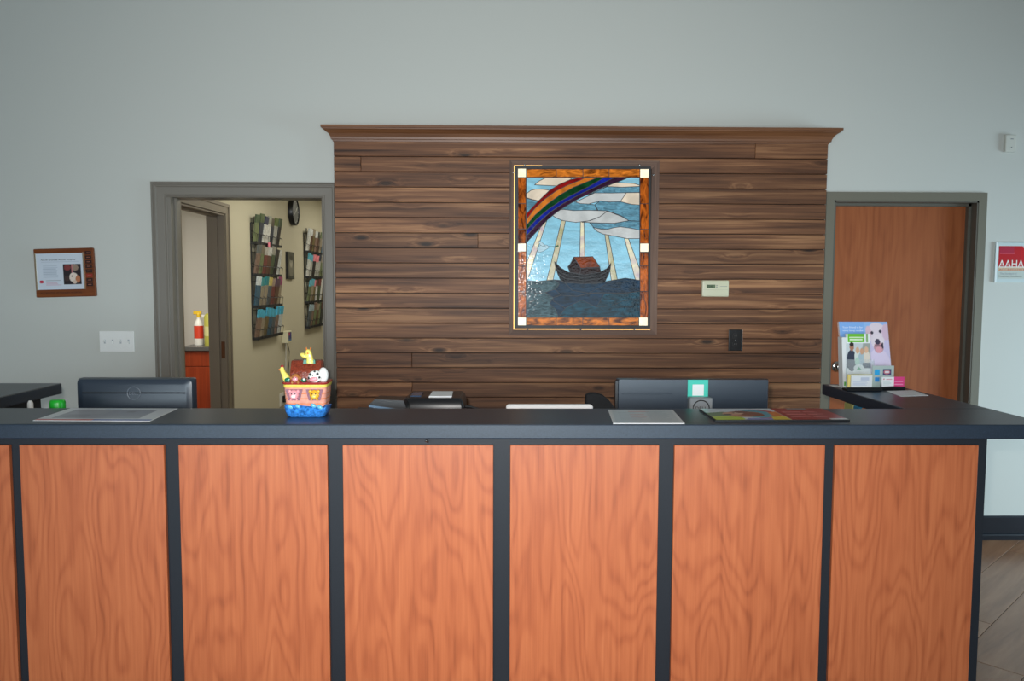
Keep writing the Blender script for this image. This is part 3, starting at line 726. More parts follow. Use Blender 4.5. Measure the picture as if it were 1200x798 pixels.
MB().tube([(.06, .2, .09), (.06, .2, .43)], .028, 12).build('gas_column', BLACK, oc, smooth=True)
for k in range(5):
    t = k*2*math.pi/5; e = (.06+.28*math.cos(t), .2+.28*math.sin(t), .07)
    l = MB().tube([(.06, .2, .11), e], [.028, .018], 8).build('leg', BLACK, oc, smooth=True)
    MB().lathe([(.026, -.012), (.028, 0), (.026, .012)], (e[0], e[1], .028), (math.cos(t+1), math.sin(t+1), 0), 14).build('caster', BLACK, l, smooth=True)

# ------------------------------------------------------------------ ark cookie jar
jb = at(357.5, 489.3, Z=CT)
aj = thing('ark_cookie_jar', 'colourful ceramic ark cookie jar with animal heads on the counter', 'cookie jar', (float(jb[0]), float(jb[1])+.048, CT))
CER = dict(blue=(54, 128, 214), pink=(230, 158, 138), yellow=(236, 214, 96), red=(160, 44, 44), purple=(120, 34, 58), brown=(128, 56, 38), white=(240, 240, 236), pig=(238, 160, 168), lion=(238, 176, 50), green=(30, 116, 90), tan=(178, 112, 62), lblue=(110, 190, 222), black=(26, 24, 28), pyellow=(240, 222, 112), orange=(222, 122, 50))
CM = {k: mat('glazed_'+k, v, .14, var=(.55 if k in ('blue',) else .16 if k in ('pink', 'brown', 'lion') else .05), varscale=(110 if k == 'blue' else 60), spec=.5) for k, v in CER.items()}
def sect(hx, hy, z, r=.016, wob=0.0): return [(x, y, z+wob*math.sin(x*130+y*70)) for x, y in rrect(-hx, hx, -hy, hy, r, 4)]
MB().loft([sect(.060, .040, 0), sect(.065, .044, .004), sect(.070, .049, .018), sect(.0735, .0525, .036, wob=.007), sect(.0705, .0495, .040, wob=.007)]).build('wave_base', CM['blue'], aj, smooth=True)
MB().loft([sect(.066, .045, .024), sect(.069, .047, .05), sect(.0715, .049, .08), sect(.0735, .050, .105)]).build('hull', CM['pink'], aj, smooth=True)
for zz in (.048, .066, .084): MB().loft([sect(.0700+(zz-.05)*.06, .0480+(zz-.05)*.05, zz-.0012), sect(.0707+(zz-.05)*.06, .0487+(zz-.05)*.05, zz), sect(.0700+(zz-.05)*.06, .0480+(zz-.05)*.05, zz+.0012)]).build('plank_line', CM['orange'], aj, smooth=True)
MB().loft([sect(.0735, .050, .104), sect(.0755, .052, .107), sect(.0755, .052, .114), sect(.0735, .050, .116)]).build('yellow_band', CM['yellow'], aj, smooth=True)
MB().loft([sect(.075, .052, .115), sect(.078, .054, .118), sect(.078, .054, .122), sect(.07, .046, .124)]).build('deck_rim', CM['red'], aj, smooth=True)
for sx_, head, muz, nm in ((-.036, 'pig', 'white', 'pig'), (.034, 'lion', 'pyellow', 'lion')):
    w = MB().prism([(-.030, .099), (.030, .099), (.020, .060), (-.020, .060)], (sx_, -.047, 0), (1, 0, 0), (0, 0, 1), (0, -1, 0), 0, .0045).build('window_opening', CM['purple'], aj)
    hd = MB().ell((sx_, -.052, .080), (.017, .009, .017), 16).build('%s_head' % nm, CM[head], aj, smooth=True)
    for s in (-1, 1):
        MB().ell((sx_+s*.014, -.053, .092), (.0055, .004, .006), 10).build('ear', CM[head], hd, smooth=True)
        MB().ell((sx_+s*.006, -.0605, .084), (.0022, .0018, .0026), 8).build('eye', CM['black'], hd, smooth=True)
        MB().ell((sx_+s*.010, -.054, .064), (.004, .004, .004), 8).build('paw', CM[head], hd, smooth=True)
    MB().ell((sx_, -.060, .075), (.008, .004, .006), 10).build('muzzle', CM[muz], hd, smooth=True)
for sx_, zz in ((-.024, .040), (.030, .042), (.052, .036), (-.05, .038)):
    MB().ell((sx_, -.049, zz), (.011, .006, .007), 12, (0.5, 'Y')).build('wave_crest', CM['lblue'], aj, smooth=True)
# house roof
rf = MB().prism([(-.044, .118), (.040, .118), (.030, .160), (.022, .196), (-.016, .196), (-.036, .160)], (0, 0, 0), (0, 1, 0), (0, 0, 1), (1, 0, 0), -.054, .052)
es = list(rf.bm.edges); bmesh.ops.bevel(rf.bm, geom=es, offset=.006, segments=2, profile=.5, affect='EDGES')
rf.build('roof', mat('glazed_roof_brown', (126, 54, 36), .2, var=.4, varscale=160, bump=.5, bscale=160), aj, smooth=True)
hx = MB().prism([(-.008, .186), (.034, .186), (.032, .199), (-.006, .199)], (0, -.032, 0), (1, 0, 0), (0, 0, 1), (0, -1, 0), -.02, .0).build('roof_hatch', CM['green'], aj)
g = MB().loft([[(x+cx, y-.030, z) for x, y in rrect(-h, h, -h, h, h*.7, 3)] for z, cx, h in ((.188, .016, .012), (.200, .016, .0115), (.214, .014, .010), (.224, .011, .0105), (.231, .010, .008), (.235, .010, .004))]).build('giraffe_neck', CM['pyellow'], aj, smooth=True)
MB().ell((-.003, -.036, .214), (.015, .009, .0085), 14, (.45, 'Y')).build('giraffe_muzzle', CM['pyellow'], g, smooth=True)
for s in (-1, 1): MB().ell((.012+s*.007, -.034, .238), (.002, .002, .005), 8).build('giraffe_horn', CM['orange'], g, smooth=True)
for a_, b_ in ((.018, .206), (.011, .222), (.02, .196)): MB().ell((a_, -.0405, b_), (.003, .0015, .003), 8).build('giraffe_spot', CM['orange'], g, smooth=True)
MB().ell((.001, -.0445, .220), (.0018, .0012, .0022), 8).build('eye', CM['black'], g, smooth=True)
# hen
hn = MB().loft([[(x+cx, y-.022, z) for x, y in rrect(-h, h, -h*.8, h*.8, h*.6, 3)] for z, cx, h in ((.120, -.062, .012), (.130, -.066, .015), (.144, -.072, .012), (.156, -.080, .009), (.166, -.083, .008), (.173, -.083, .004))]).build('hen', CM['pyellow'], aj, smooth=True)
MB().ell((-.083, -.022, .175), (.006, .003, .005), 10).build('comb', CM['red'], hn, smooth=True)
MB().ell((-.090, -.026, .164), (.005, .003, .003), 8).build('beak', CM['orange'], hn, smooth=True)
MB().ell((-.060, -.036, .129), (.012, .006, .009), 12).build('wing', CM['green'], hn, smooth=True)
# monkey
mk = MB().ell((-.031, -.046, .137), (.014, .010, .016), 16).build('monkey_head', CM['tan'], aj, smooth=True)
MB().ell((-.031, -.054, .134), (.010, .005, .009), 12).build('face', CM['pig'], mk, smooth=True)
for s in (-1, 1):
    MB().ell((-.031+s*.015, -.046, .137), (.005, .004, .006), 10).build('ear', CM['tan'], mk, smooth=True)
    MB().ell((-.031+s*.004, -.0575, .139), (.0015, .0012, .002), 8).build('eye', CM['black'], mk, smooth=True)
    MB().ell((-.031+s*.010, -.052, .122), (.005, .005, .005), 8).build('hand', CM['tan'], mk, smooth=True)
MB().ell((-.002, -.050, .130), (.010, .006, .007), 12).build('leaf', CM['green'], aj, smooth=True)
MB().ell((.000, -.056, .134), (.004, .003, .004), 8).build('flower', CM['white'], aj, smooth=True)
# cow
cw_ = MB().ell((.036, -.042, .142), (.024, .015, .022), 18).build('cow_head', CM['white'], aj, smooth=True)
MB().ell((.060, -.028, .146), (.018, .018, .027), 16).build('cow_body', CM['white'], cw_, smooth=True)
MB().ell((.033, -.054, .134), (.015, .007, .009), 14, (-.2, 'Y')).build('muzzle', CM['pig'], cw_, smooth=True)
for a_, b_, r_ in ((.022, .150, .005), (.046, .152, .005), (.016, .138, .004), (.052, .140, .004), (.036, .160, .004), (.047, .124, .004)):
    y_ = -.042-.015*math.sqrt(max(0, 1-((a_-.036)/.024)**2-((b_-.142)/.022)**2))
    MB().ell((a_, y_, b_), (r_, .0025, r_), 10).build('spot', CM['black'], cw_, smooth=True)
for s in (-1, 1): MB().ell((.036+s*.006, -.0565, .147), (.0018, .0012, .0026), 8).build('eye', CM['black'], cw_, smooth=True)

# ------------------------------------------------------------------ sheets on the counter
def sheet(name, label, cat, quad, body_m, th, layers=None, nx=60, ny=40, group=None, pm=None):
    """quad: world corners (front-left, front-right, back-left) on the counter plane"""
    o, a, b = (Vector(p) for p in quad); a = a-o; b = b-o
    t = thing(name, label, cat, o+(a+b)/2, group=group)
    oo = -(a+b)/2
    mb = MB().prism([(0, 0), (1, 0), (1, 1), (0, 1)], oo, a, b, (0, 0, 1), .0003, th); mb.build('sheet', body_m, t)
    if layers: picture('print', t, oo+a*.006+b*.008+Vector((0, 0, th+.0003)), a*.988, b*.984, layers, nx, ny, pm)
    return t
def Zp(u, v): q = at(u, v, Z=CT); return (float(q[0]), float(q[1]), CT)
rnd = random.Random(3)
def lines(x0, x1, y0, y1, n, c, frac=.5):
    L = []
    for k in range(n):
        y = y1-(k+.5)*(y1-y0)/n; h = (y1-y0)/n*frac/2
        L.append(('rect', x0, y-h, x0+(x1-x0)*rnd.uniform(.7, 1), y+h, c))
    return L
sheet('laminated_sheet', 'wide laminated sheet with red and blue edge on the left counter', 'sheet', (Zp(38.5, 493.2), Zp(176, 493.8), (-1.580, .328, CT)), WHITEP, .002,
      [('rect', 0, 0, 1, 1, (216, 220, 224)), ('rect', 0, 0, .5, .09, (206, 70, 64)), ('rect', .5, 0, 1, .09, (64, 88, 172)), ('rect', .1, .16, .86, .84, (150, 154, 164)), ('rect', .46, .3, .84, .8, (138, 142, 156)), ('rect', .14, .5, .42, .78, (160, 164, 172)), ('rect', .35, .9, .5, .96, (176, 190, 206)), ('rect', .62, .62, .7, .72, (110, 112, 120))]+lines(.16, .4, .2, .45, 5, (128, 132, 142)), 90, 60)
t = sheet('laminated_sheet', 'white laminated text page at the middle of the counter', 'sheet', ((.378, .012, CT), (.617, .012, CT), (.400, .292, CT)), WHITEP, .0025,
      [('rect', 0, 0, 1, 1, (208, 212, 212)), ('rect', .04, .04, .96, .96, (190, 198, 200)), ('rect', .3, .84, .6, .88, (200, 140, 130))]+lines(.12, .5, .12, .8, 9, (166, 176, 180), .35)+lines(.56, .9, .12, .9, 11, (160, 176, 180), .35)+[('rect', .3, .6, .5, .63, (196, 150, 146)), ('rect', .3, .4, .52, .43, (196, 150, 146))], 60, 70)
t = sheet('counter_mat', 'counter mat with a sleeping dog picture and a red text panel', 'mat', ((.733, .052, CT), (1.193, .060, CT), (.738, .300, CT)), BLACK, .006)
o, b = Vector((.733, .052, CT))-t.location, Vector((.005, .248, 0))
a = Vector((.460, .008, 0)); up6 = Vector((0, 0, .0064))
dogl = [('rect', 0, 0, 1, 1, (206, 214, 220)), ('poly', [(0, .3), (0, .6), (.25, .7), (.45, .5), (.4, .2)], (96, 122, 84)), ('ell', .74, .50, .24, .40, (176, 52, 60)), ('ell', .66, .50, .24, .34, (70, 158, 176)), ('ell', .17, .12, .24, .20, (178, 204, 60)),
        ('ell', .50, .50, .26, .24, (150, 92, 62)), ('ell', .60, .44, .16, .17, (128, 72, 48)), ('ell', .34, .52, .13, .15, (198, 146, 116)), ('ell', .27, .46, .05, .06, (58, 38, 34)), ('ell', .38, .60, .02, .03, (40, 26, 22)), ('ell', .44, .56, .07, .05, (206, 168, 140)), ('ell', .50, .68, .09, .10, (110, 62, 42)), ('ell', .44, .30, .16, .07, (186, 128, 96)),
        ('poly', [(.40, 0), (.46, .14), (.78, .16), (.76, 0)], (128, 140, 192)), ('poly', [(.76, 0), (.80, .24), (1, .30), (1, 0)], (222, 196, 70)), ('poly', [(.84, .26), (.86, .62), (1, .72), (1, .3)], (210, 120, 60))]
picture('dog_picture', t, o+up6+a*.004+b*.02, a*.566, b*.96, dogl, 80, 50)
redl = [('rect', 0, 0, 1, 1, (150, 28, 46)), ('rect', .3, .9, .66, 1, (120, 130, 140)), ('rect', .7, 0, 1, .10, (216, 216, 220))]
for k, y in enumerate((.82, .66, .62, .46, .42, .26, .22)):
    redl += [('rect', .1, y, .44, y+.045, (206, 120, 126)), ('rect', .5, y, .66+.04*(k % 4), y+.045, (206, 120, 126))]
picture('red_text_panel', t, o+up6+a*.572+b*.02, a*.424, b*.96, redl, 60, 60)

# ------------------------------------------------------------------ right return counter: leaflets and cards
def standing(t, quad_local, th, m, layers, nx, ny, name='leaflet'):
    o, a, b = (Vector(p) for p in quad_local); n = a.cross(b).normalized()
    MB().prism([(0, 0), (1, 0), (1, 1), (0, 1)], o, a, b, n, -th, 0).build(name, m, t)
    picture('print', t, o+n*.0006, a, b, layers, nx, ny)
# dog leaflet behind (leaning back in an acrylic stand)
DYL = .985
def loc3(u, v, Y, base): q = at(u, v, Y=Y); return Vector((q[0]-base.x, q[1]-base.y, q[2]-base.z))
b0_ = Vector((float(at(1012, 440, Y=DYL)[0]), DYL, CT))
lh = thing('leaflet_stand', 'tall blue leaflet with a white puppy in a clear stand', 'leaflet', b0_)
p_bl, p_br, p_tl = loc3(989, 458, DYL-.02, b0_), loc3(1046, 458, DYL-.02, b0_), loc3(981, 377, DYL+.03, b0_)
p_bl.z = p_br.z = .004
a_ = p_br-p_bl; bb = p_tl-p_bl; bb.x = -.012
doggy = [('rect', 0, 0, 1, 1, (150, 188, 236)), ('rect', 0, .55, .5, 1, (134, 178, 234)), ('ell', .82, .38, .34, .42, (206, 196, 226)), ('ell', .76, .28, .26, .3, (222, 208, 232)), ('ell', .76, .82, .2, .17, (226, 212, 222)), ('ell', .96, .84, .09, .13, (214, 186, 206)), ('ell', .59, .84, .06, .10, (222, 190, 204)),
         ('ell', .77, .68, .13, .12, (230, 216, 224)), ('ell', .78, .60, .10, .09, (196, 150, 158)), ('ell', .78, .565, .065, .05, (224, 160, 170)), ('ell', .765, .69, .055, .045, (70, 64, 84)), ('ell', .66, .83, .03, .022, (62, 56, 70)), ('ell', .84, .85, .03, .022, (62, 56, 70)), ('rect', .70, .615, .86, .635, (90, 60, 76)), ('ell', .86, .63, .02, .05, (60, 50, 66))]
standing(lh, (p_bl, a_, bb), .003, WHITEP, doggy, 70, 100)
for k, s_ in enumerate(('Your friend is for', 'very long walks')):
    text(s_, a_.length*.42, mat('white_ink', (246, 248, 250), .5), lh, p_bl+bb*(.90-.055*k)+a_*.06+a_.cross(bb).normalized()*.0014, a_, bb, height=.0085)
ac = MB(); nrm = a_.cross(bb).normalized()
ac.prism([(-.02, -.002), (1.02, -.002), (1.02, 1.0), (-.02, 1.0)], p_bl, a_, bb, nrm, -.0070, -.0045)
ac.prism([(0, 0), (1, 0), (1, 1), (0, 1)], Vector((p_bl.x, -.026, 0)), a_, Vector((0, .08, 0)), (0, 0, 1), .0002, .003)
ac.build('acrylic_stand', ACRYL, lh)
# brochure in front with family picture, in its own clear pocket
FYL = .925
b1_ = Vector((float(at(1006, 450, Y=FYL)[0]), FYL, CT))
bh = thing('brochure_holder', 'white brochure with green heading and family photo in clear holder', 'brochure', b1_)
p_bl, p_br, p_tl = loc3(993, 455, FYL, b1_), loc3(1021, 455, FYL, b1_), loc3(992, 391, FYL+.022, b1_)
p_bl.z = p_br.z = .004; a_ = p_br-p_bl; bb = p_tl-p_bl; bb.x = -.004
fam = [('rect', 0, 0, 1, 1, (236, 240, 240)), ('rect', .06, .84, .76, 1, (112, 190, 50)), ('rect', .82, .84, .90, 1, (140, 176, 120)), ('rect', 0, .36, 1, .82, (200, 206, 208)), ('poly', [(.6, .6), (1, .5), (1, .82), (.7, .82)], (160, 166, 160)), ('ell', .2, .5, .2, .2, (54, 60, 78)), ('ell', .22, .75, .09, .07, (170, 120, 96)), ('ell', .22, .80, .09, .04, (48, 38, 34)),
       ('ell', .45, .56, .13, .14, (214, 220, 214)), ('ell', .46, .69, .08, .06, (214, 172, 140)), ('ell', .62, .52, .14, .14, (170, 190, 200)), ('ell', .64, .67, .08, .06, (206, 160, 130)), ('ell', .84, .56, .13, .13, (226, 214, 200)), ('ell', .83, .70, .08, .06, (222, 180, 150)), ('ell', .44, .48, .1, .08, (176, 210, 190)), ('rect', .66, .36, 1, .46, (50, 60, 84)), ('rect', 0, .36, .1, .5, (40, 46, 66)),
       ('ell', .5, .36, .22, .07, (226, 234, 232)), ('poly', [(.4, .33), (.6, .33), (.5, .39)], (70, 160, 110))]
fam += [('rect', .12, .92, .7, .945, (226, 242, 210)), ('rect', .14, .875, .68, .9, (226, 242, 210))]+lines(.15, .85, .06, .26, 5, (176, 196, 200), .4)
standing(bh, (p_bl, a_, bb), .012, WHITEP, fam, 60, 110, 'brochure')
nrm = a_.cross(bb).normalized(); ac = MB()
ac.prism([(-.1, 0), (1.1, 0), (1.1, .52), (-.1, .52)], p_bl+nrm*.010, a_, bb, nrm, 0, .002)
for s in (-.1, 1.08): ac.prism([(s, 0), (s+.03, 0), (s+.03, .5), (s, .5)], p_bl, a_, bb, nrm, -.012, .010)
ac.build('acrylic_pocket', ACRYL, bh)
# side brochure, turned edge-on, pale with green mark
b2_ = Vector((float(at(989, 452, Y=.93)[0]), .935, CT))
eb = thing('brochure', 'narrow pale brochure standing edge-on left of the holder', 'brochure', b2_)
q = at(982, 395, Y=.95); hh = q[2]-CT
MB().prism([(-.007, 0), (.007, 0), (.0, hh), (-.020, hh)], (0, 0, .0005), (1, 0, 0), (0, 0, 1), (0, 1, 0), -.012, .030).build('sheet', WHITEP, eb)
MB().box(-.003, .006, -.0126, -.0121, .012, .030).build('green_mark', mat('leaf_green_ink', (96, 176, 70), .5), eb)
# business card holder with ivory cards
CYL = .845
b3_ = Vector((float(at(1010, 455, Y=CYL)[0]), CYL, CT))
ch = thing('card_holder', 'low black holder with ivory and white business cards', 'card holder', b3_)
wl, wr = loc3(990, 455, CYL, b3_).x, loc3(1032, 455, CYL, b3_).x
MB().box(wl, wr, -.018, .03, .0003, .011, .002).build('tray', BLACK, ch); MB().box(wl+.002, wr-.004, -.018, -.014, .010, .017, .001).build('lip', BLACK, ch)
for k, (u0, u1, v0, mm) in enumerate(((994, 1023, 439, mat('ivory_card', (232, 214, 130), .5)), (997, 1021.5, 440, WHITEP))):
    x0, x1, z1 = loc3(u0, 440, CYL, b3_).x, loc3(u1, 440, CYL, b3_).x, loc3(1000, v0, CYL, b3_).z
    y_ = .004-k*.010
    o = MB().box(x0, x1, y_, y_+.008, .012, z1, .0005).build('card_stack', mm, ch)
x0, x1, z1 = loc3(997, 440, CYL, b3_).x, loc3(1021.5, 440, CYL, b3_).x, loc3(1000, 440, CYL, b3_).z
picture('print', ch, (x0, -.0064, .018), (x1-x0, 0, 0), (0, 0, z1-.018), [('rect', 0, 0, 1, 1, (232, 236, 240)), ('rect', .45, .55, .85, .85, (196, 204, 222))]+lines(.1, .8, .1, .5, 4, (190, 202, 226), .4), 30, 24)
# payment-card sign
b4_ = Vector((float(at(1034, 450, Y=.905)[0]), .905, CT))
ps = thing('payment_sign', 'small grey sign with payment card marks behind the cards', 'sign', b4_)
x0, x1 = loc3(1022, 440, .905, b4_).x, loc3(1047.5, 440, .905, b4_).x; z1 = loc3(1030, 428.5, .905, b4_).z
MB().box(x0, x1, 0, .003, .0003, z1, .0006).build('sign_card', mat('pale_grey_card', (178, 190, 186), .4), ps)
picture('print', ps, (x0+.002, -.0005, .004), (x1-x0-.004, 0, 0), (0, 0, z1-.006), [('rect', 0, 0, 1, 1, (176, 192, 188)), ('rect', .10, .60, .34, .84, (48, 166, 226)), ('rect', .48, .60, .88, .86, (70, 66, 110)), ('ell', .68, .73, .16, .10, (196, 120, 130)), ('rect', .58, .70, .78, .76, (226, 222, 226)), ('rect', .12, .30, .34, .48, (54, 140, 214)), ('rect', .44, .3, .6, .48, (190, 200, 206))], 40, 50)
# white / pink card on a black clip stand
b5_ = Vector((float(at(1046, 452, Y=.865)[0]), .865, CT))
pc = thing('card_stand', 'white and pink card on a black curved stand', 'card', b5_)
x0, xm, x1 = (loc3(u, 450, .865, b5_).x for u in (1032.5, 1047, 1059.5)); z0, z1 = .014, loc3(1040, 441.5, .865, b5_).z
MB().box(x0, xm, -.004, -.002, z0, z1).build('white_card', WHITEP, pc); MB().box(xm-.002, x1, -.0015, .0005, z0, z1).build('pink_card', mat('pink_card', (222, 62, 128), .45), pc)
picture('print', pc, (x0+.001, -.0046, z0+.001), (xm-x0-.002, 0, 0), (0, 0, z1-z0-.002), [('rect', 0, 0, 1, 1, (236, 238, 240)), ('rect', .12, .72, .22, .84, (220, 120, 130)), ('rect', .36, .72, .85, .82, (216, 150, 160))]+lines(.12, .8, .15, .6, 4, (196, 212, 210), .3), 30, 24)
for k in range(2): MB().box(xm+.004, x1-.006, -.0019, -.0015, z0+.010+k*.013, z0+.014+k*.013).build('print_line', mat('pale_pink_ink', (240, 150, 190), .5), pc)
MB().tube([(x0-.002, -.006, .008), ((x0+x1)/2, -.012, .012), (x1, -.006, .009)], .0075, 8).build('stand_bar', BLACK, pc, smooth=True)
MB().prism([(-.004, 0), (.004, 0), (.001, .034), (-.001, .034)], (x0-.003, -.004, .0003), (1, 0, 0), (0, 0, 1), (0, -1, 0), 0, .003).build('clip', BLACK, pc)
MB().box(x0, x1, -.012, .012, .0003, .004, .001).build('foot', BLACK, pc)
tt = sheet('note_sheet', 'white note lying on the right-hand return counter', 'paper', ((1.677, .664, CT), (1.808, .688, CT), (1.700, .832, CT)), WHITEP, .0015)
tt = sheet('note_sheet', 'small slip of paper at the far left corner of the return counter', 'paper', ((1.526, .975, CT), (1.560, .96, CT), (1.535, 1.05, CT)), WHITEP, .0012)
# coloured folders standing under the return top
for nm, lab, y0, y1, col in (('folder', 'yellow-green folder standing under the right return counter', .765, .845, (178, 176, 110)), ('folder', 'blue folder standing under the right return counter', .690, .755, (40, 128, 168)), ('folder', 'orange folder standing under the right return counter', .625, .68, (214, 124, 40))):
    f_ = MB().box(-.02, .02, -(y1-y0)/2, (y1-y0)/2, 0, .271, .003).build(nm, mat(lab.split()[0]+'_card', col, .5), loc=(1.541, (y0+y1)/2, .7455)); tag(f_, lab, 'folder', 'folders under the return counter')
# green-capped jar and white bottle by the left return
gc = thing('capped_jar', 'white jar with a bright green cap behind the left counter', 'jar', (float(at(67.5, 474, Y=.42)[0]), .42, .745))
zc = at(67.5, 468.2, Y=.42)[2]-.745; gr = (at(76, 474, Y=.42)[0]-at(59, 474, Y=.42)[0])/2
MB().lathe([(.040, 0), (.042, .01), (.042, zc-.07), (.030, zc-.045), (.026, zc-.03)], seg=24).build('jar_body', WHITE, gc, smooth=True)
MB().lathe([(gr, zc-.036), (gr, zc-.012), (gr*.93, zc-.003), (gr*.8, zc)], seg=28).build('cap', mat('bright_green_plastic', (30, 178, 46), .35), gc, smooth=True)
wb = thing('white_bottle', 'slim white bottle under the left return countertop', 'bottle', (float(at(35.5, 474, Y=.62)[0]), .62, .745))
zc = at(35.5, 469.5, Y=.62)[2]-.745
MB().lathe([(.022, 0), (.023, .01), (.023, .12), (.015, .16)], seg=18).build('bottle_body', WHITE, wb, smooth=True); MB().lathe([(.012, .155), (.011, zc-.01), (.006, zc)], seg=16).build('nozzle', WHITE, wb, smooth=True)

# ------------------------------------------------------------------ things on the back wall
def W2(u, v, Y=WY): q = at(u, v, Y=Y); return q[0], q[2]
# award plaque, hung a little crooked
cx, cz = W2(77.6, 319.6); pwid, phei = .345, .280
pl = thing('award_plaque', 'walnut award plaque with certificate and small name plates', 'plaque', (cx, WY, cz))
pl.rotation_euler = (0, math.radians(-1.6), 0)
MB().box(-pwid/2, pwid/2, -.018, 0, -phei/2, phei/2, .004).build('board', PLAQUE, pl)
c0, c1, d0, d1 = -.160, .112, -.096, .112
MB().box(c0, c1, -.0205, -.017, d0, d1).build('certificate', WHITEP, pl)
cert = [('rect', 0, 0, 1, 1, (208, 216, 226)), ('rect', .57, .13, .94, .70, (44, 36, 40)), ('ell', .66, .60, .07, .08, (130, 60, 60)), ('ell', .82, .60, .07, .09, (150, 128, 110)), ('rect', .74, .45, .77, .7, (190, 120, 120)), ('ell', .78, .33, .09, .13, (226, 210, 196)), ('ell', .87, .28, .05, .10, (186, 120, 84)), ('ell', .75, .36, .015, .02, (30, 24, 24)), ('ell', .80, .20, .05, .05, (214, 190, 170)), ('ell', .64, .3, .05, .08, (70, 54, 52)),
        ('ell', .10, .22, .045, .045, (196, 36, 66)), ('rect', .2, .235, .5, .25, (150, 156, 164))]
cert += lines(.2, .52, .1, .21, 3, (206, 170, 186), .45)+lines(.14, .5, .32, .68, 8, (182, 192, 204), .5)+[('rect', .12, .76, .9, .775, (186, 194, 206))]
picture('certificate_print', pl, (c0, -.0212, d0), (c1-c0, 0, 0), (0, 0, d1-d0), cert, 80, 64)
text('North Granada Animal Hospital', (c1-c0)*.72, INK, pl, (c0+.032, -.0214, d0+.165), (1, 0, 0), (0, 0, 1), 'title_lettering', height=.010)
for x in (c0-.004, c1-.002): MB().box(x, x+.007, -.0255, -.017, d0-.003, d1+.003, .002).build('metal_edge', mat('polished_gold_edge', (250, 236, 206), .12, metal=.9), pl)
for k in range(8):
    zk = .112-k*.0262
    p_ = MB().box(.124, .160, -.0195, -.0175, zk-.0095, zk+.0095).build('name_plate', mat('dark_name_plate', (44, 20, 14), .3) if k != 5 else mat('red_name_plate', (150, 44, 34), .3), pl)
    MB().box(.132, .152, -.0199, -.0195, zk-.002, zk+.002).build('plate_line', mat('plate_ink', (150, 90, 70), .4), p_)
text('ACCREDITED VETERINARY HOSPITAL', .24, mat('engraved_brown', (64, 30, 10), .6), pl, (-.145, -.0184, -.121), (1, 0, 0), (0, 0, 1), 'engraved_lettering', height=.011)
# four-gang light switch
x0, z1 = W2(116.8, 388); x1, z0 = W2(157.8, 412.2)
sw = thing('light_switch', 'white four-gang light switch plate left of the doorway', 'switch', ((x0+x1)/2, WY, (z0+z1)/2))
w2, h2 = (x1-x0)/2, (z1-z0)/2
MB().box(-w2, w2, -.006, 0, -h2, h2, .0022, 2).build('plate', WHITE, sw)
for k in range(4):
    xk = (-1.5+k)*.046
    MB().box(xk-.005, xk+.005, -.0072, -.005, -.012, .012).build('toggle_slot', mat('switch_slot_grey', (188, 192, 194), .5), sw)
    s_ = 1 if k % 2 == 0 else -1
    MB().prism([(-.004, -.006), (.004, -.006), (.003, .006), (-.003, .006)], (xk, -.006, .003*s_), (1, 0, 0), (0, -.35*s_, 1), (0, -1, .3*s_), 0, .011).build('toggle', WHITE, sw)
    for zz in (-h2*.56, h2*.56): MB().ell((xk, -.006, zz), (.0028, .0012, .0028), 8).build('screw', WHITE, sw)
# thermostat
x0, z1 = W2(821.8, 328.3, FY); x1, z0 = W2(852.8, 347.8, FY)
th = thing('thermostat', 'ivory wall thermostat on the wood boards right of the glass', 'thermostat', ((x0+x1)/2, FY, (z0+z1)/2))
w2, h2 = (x1-x0)/2, (z1-z0)/2
MB().loft([[(x, y, z) for x, z in rrect(-w2+i, w2-i, -h2+i, h2-i, .008)] for y, i in ((.001, 0), (-.016, 0), (-.022, .003), (-.024, .008))]).build('case', IVORY, th, smooth=True)
MB().box(-w2+.026, -w2+.076, -.0248, -.022, h2-.046, h2-.026).build('display', mat('lcd_green_grey', (104, 122, 92), .2), th)
text('72:45', .034, DARK, th, (-w2+.030, -.0249, h2-.0425), (1, 0, 0), (0, 0, 1), 'display_digits', height=.013)
for k in range(2): MB().box(-w2+.082, -w2+.088, -.0255, -.023, h2-.034-.011*k, h2-.028-.011*k, .001).build('button', GREYP, th)
MB().box(-w2+.105, w2-.012, -.0246, -.0235, h2-.0365, h2-.0345).build('slot_line', GREYP, th)
MB().box(-w2+.006, w2-.006, -.0246, -.0235, h2-.0560, h2-.0552).build('slot_line', mat('ivory_seam', (168, 164, 136), .5), th)
# black power outlet
x0, z1 = W2(853.8, 386, FY); x1, z0 = W2(869.2, 411.2, FY)
ou = thing('power_outlet', 'dark brown-black double power outlet on the wood boards', 'outlet', ((x0+x1)/2, FY, (z0+z1)/2))
w2, h2 = (x1-x0)/2, (z1-z0)/2
OUT = mat('glossy_dark_outlet', (26, 22, 21), .28)
MB().box(-w2, w2, -.008, .001, -h2, h2, .003, 2).build('plate', OUT, ou)
for s in (-1, 1):
    rcp = MB().prism(rrect(-.017, .017, -.015, .015, .010), (0, 0, s*.024), (1, 0, 0), (0, 0, 1), (0, -1, 0), .007, .0105).build('receptacle', OUT, ou)
    for xx in (-.006, .006): MB().box(xx-.001, xx+.001, -.0109, -.0103, s*.024-.002, s*.024+.007).build('slot', mat('slot_grey', (96, 90, 84), .5), rcp)
MB().ell((0, -.008, 0), (.003, .0015, .003), 8).build('screw', CHROME, ou)
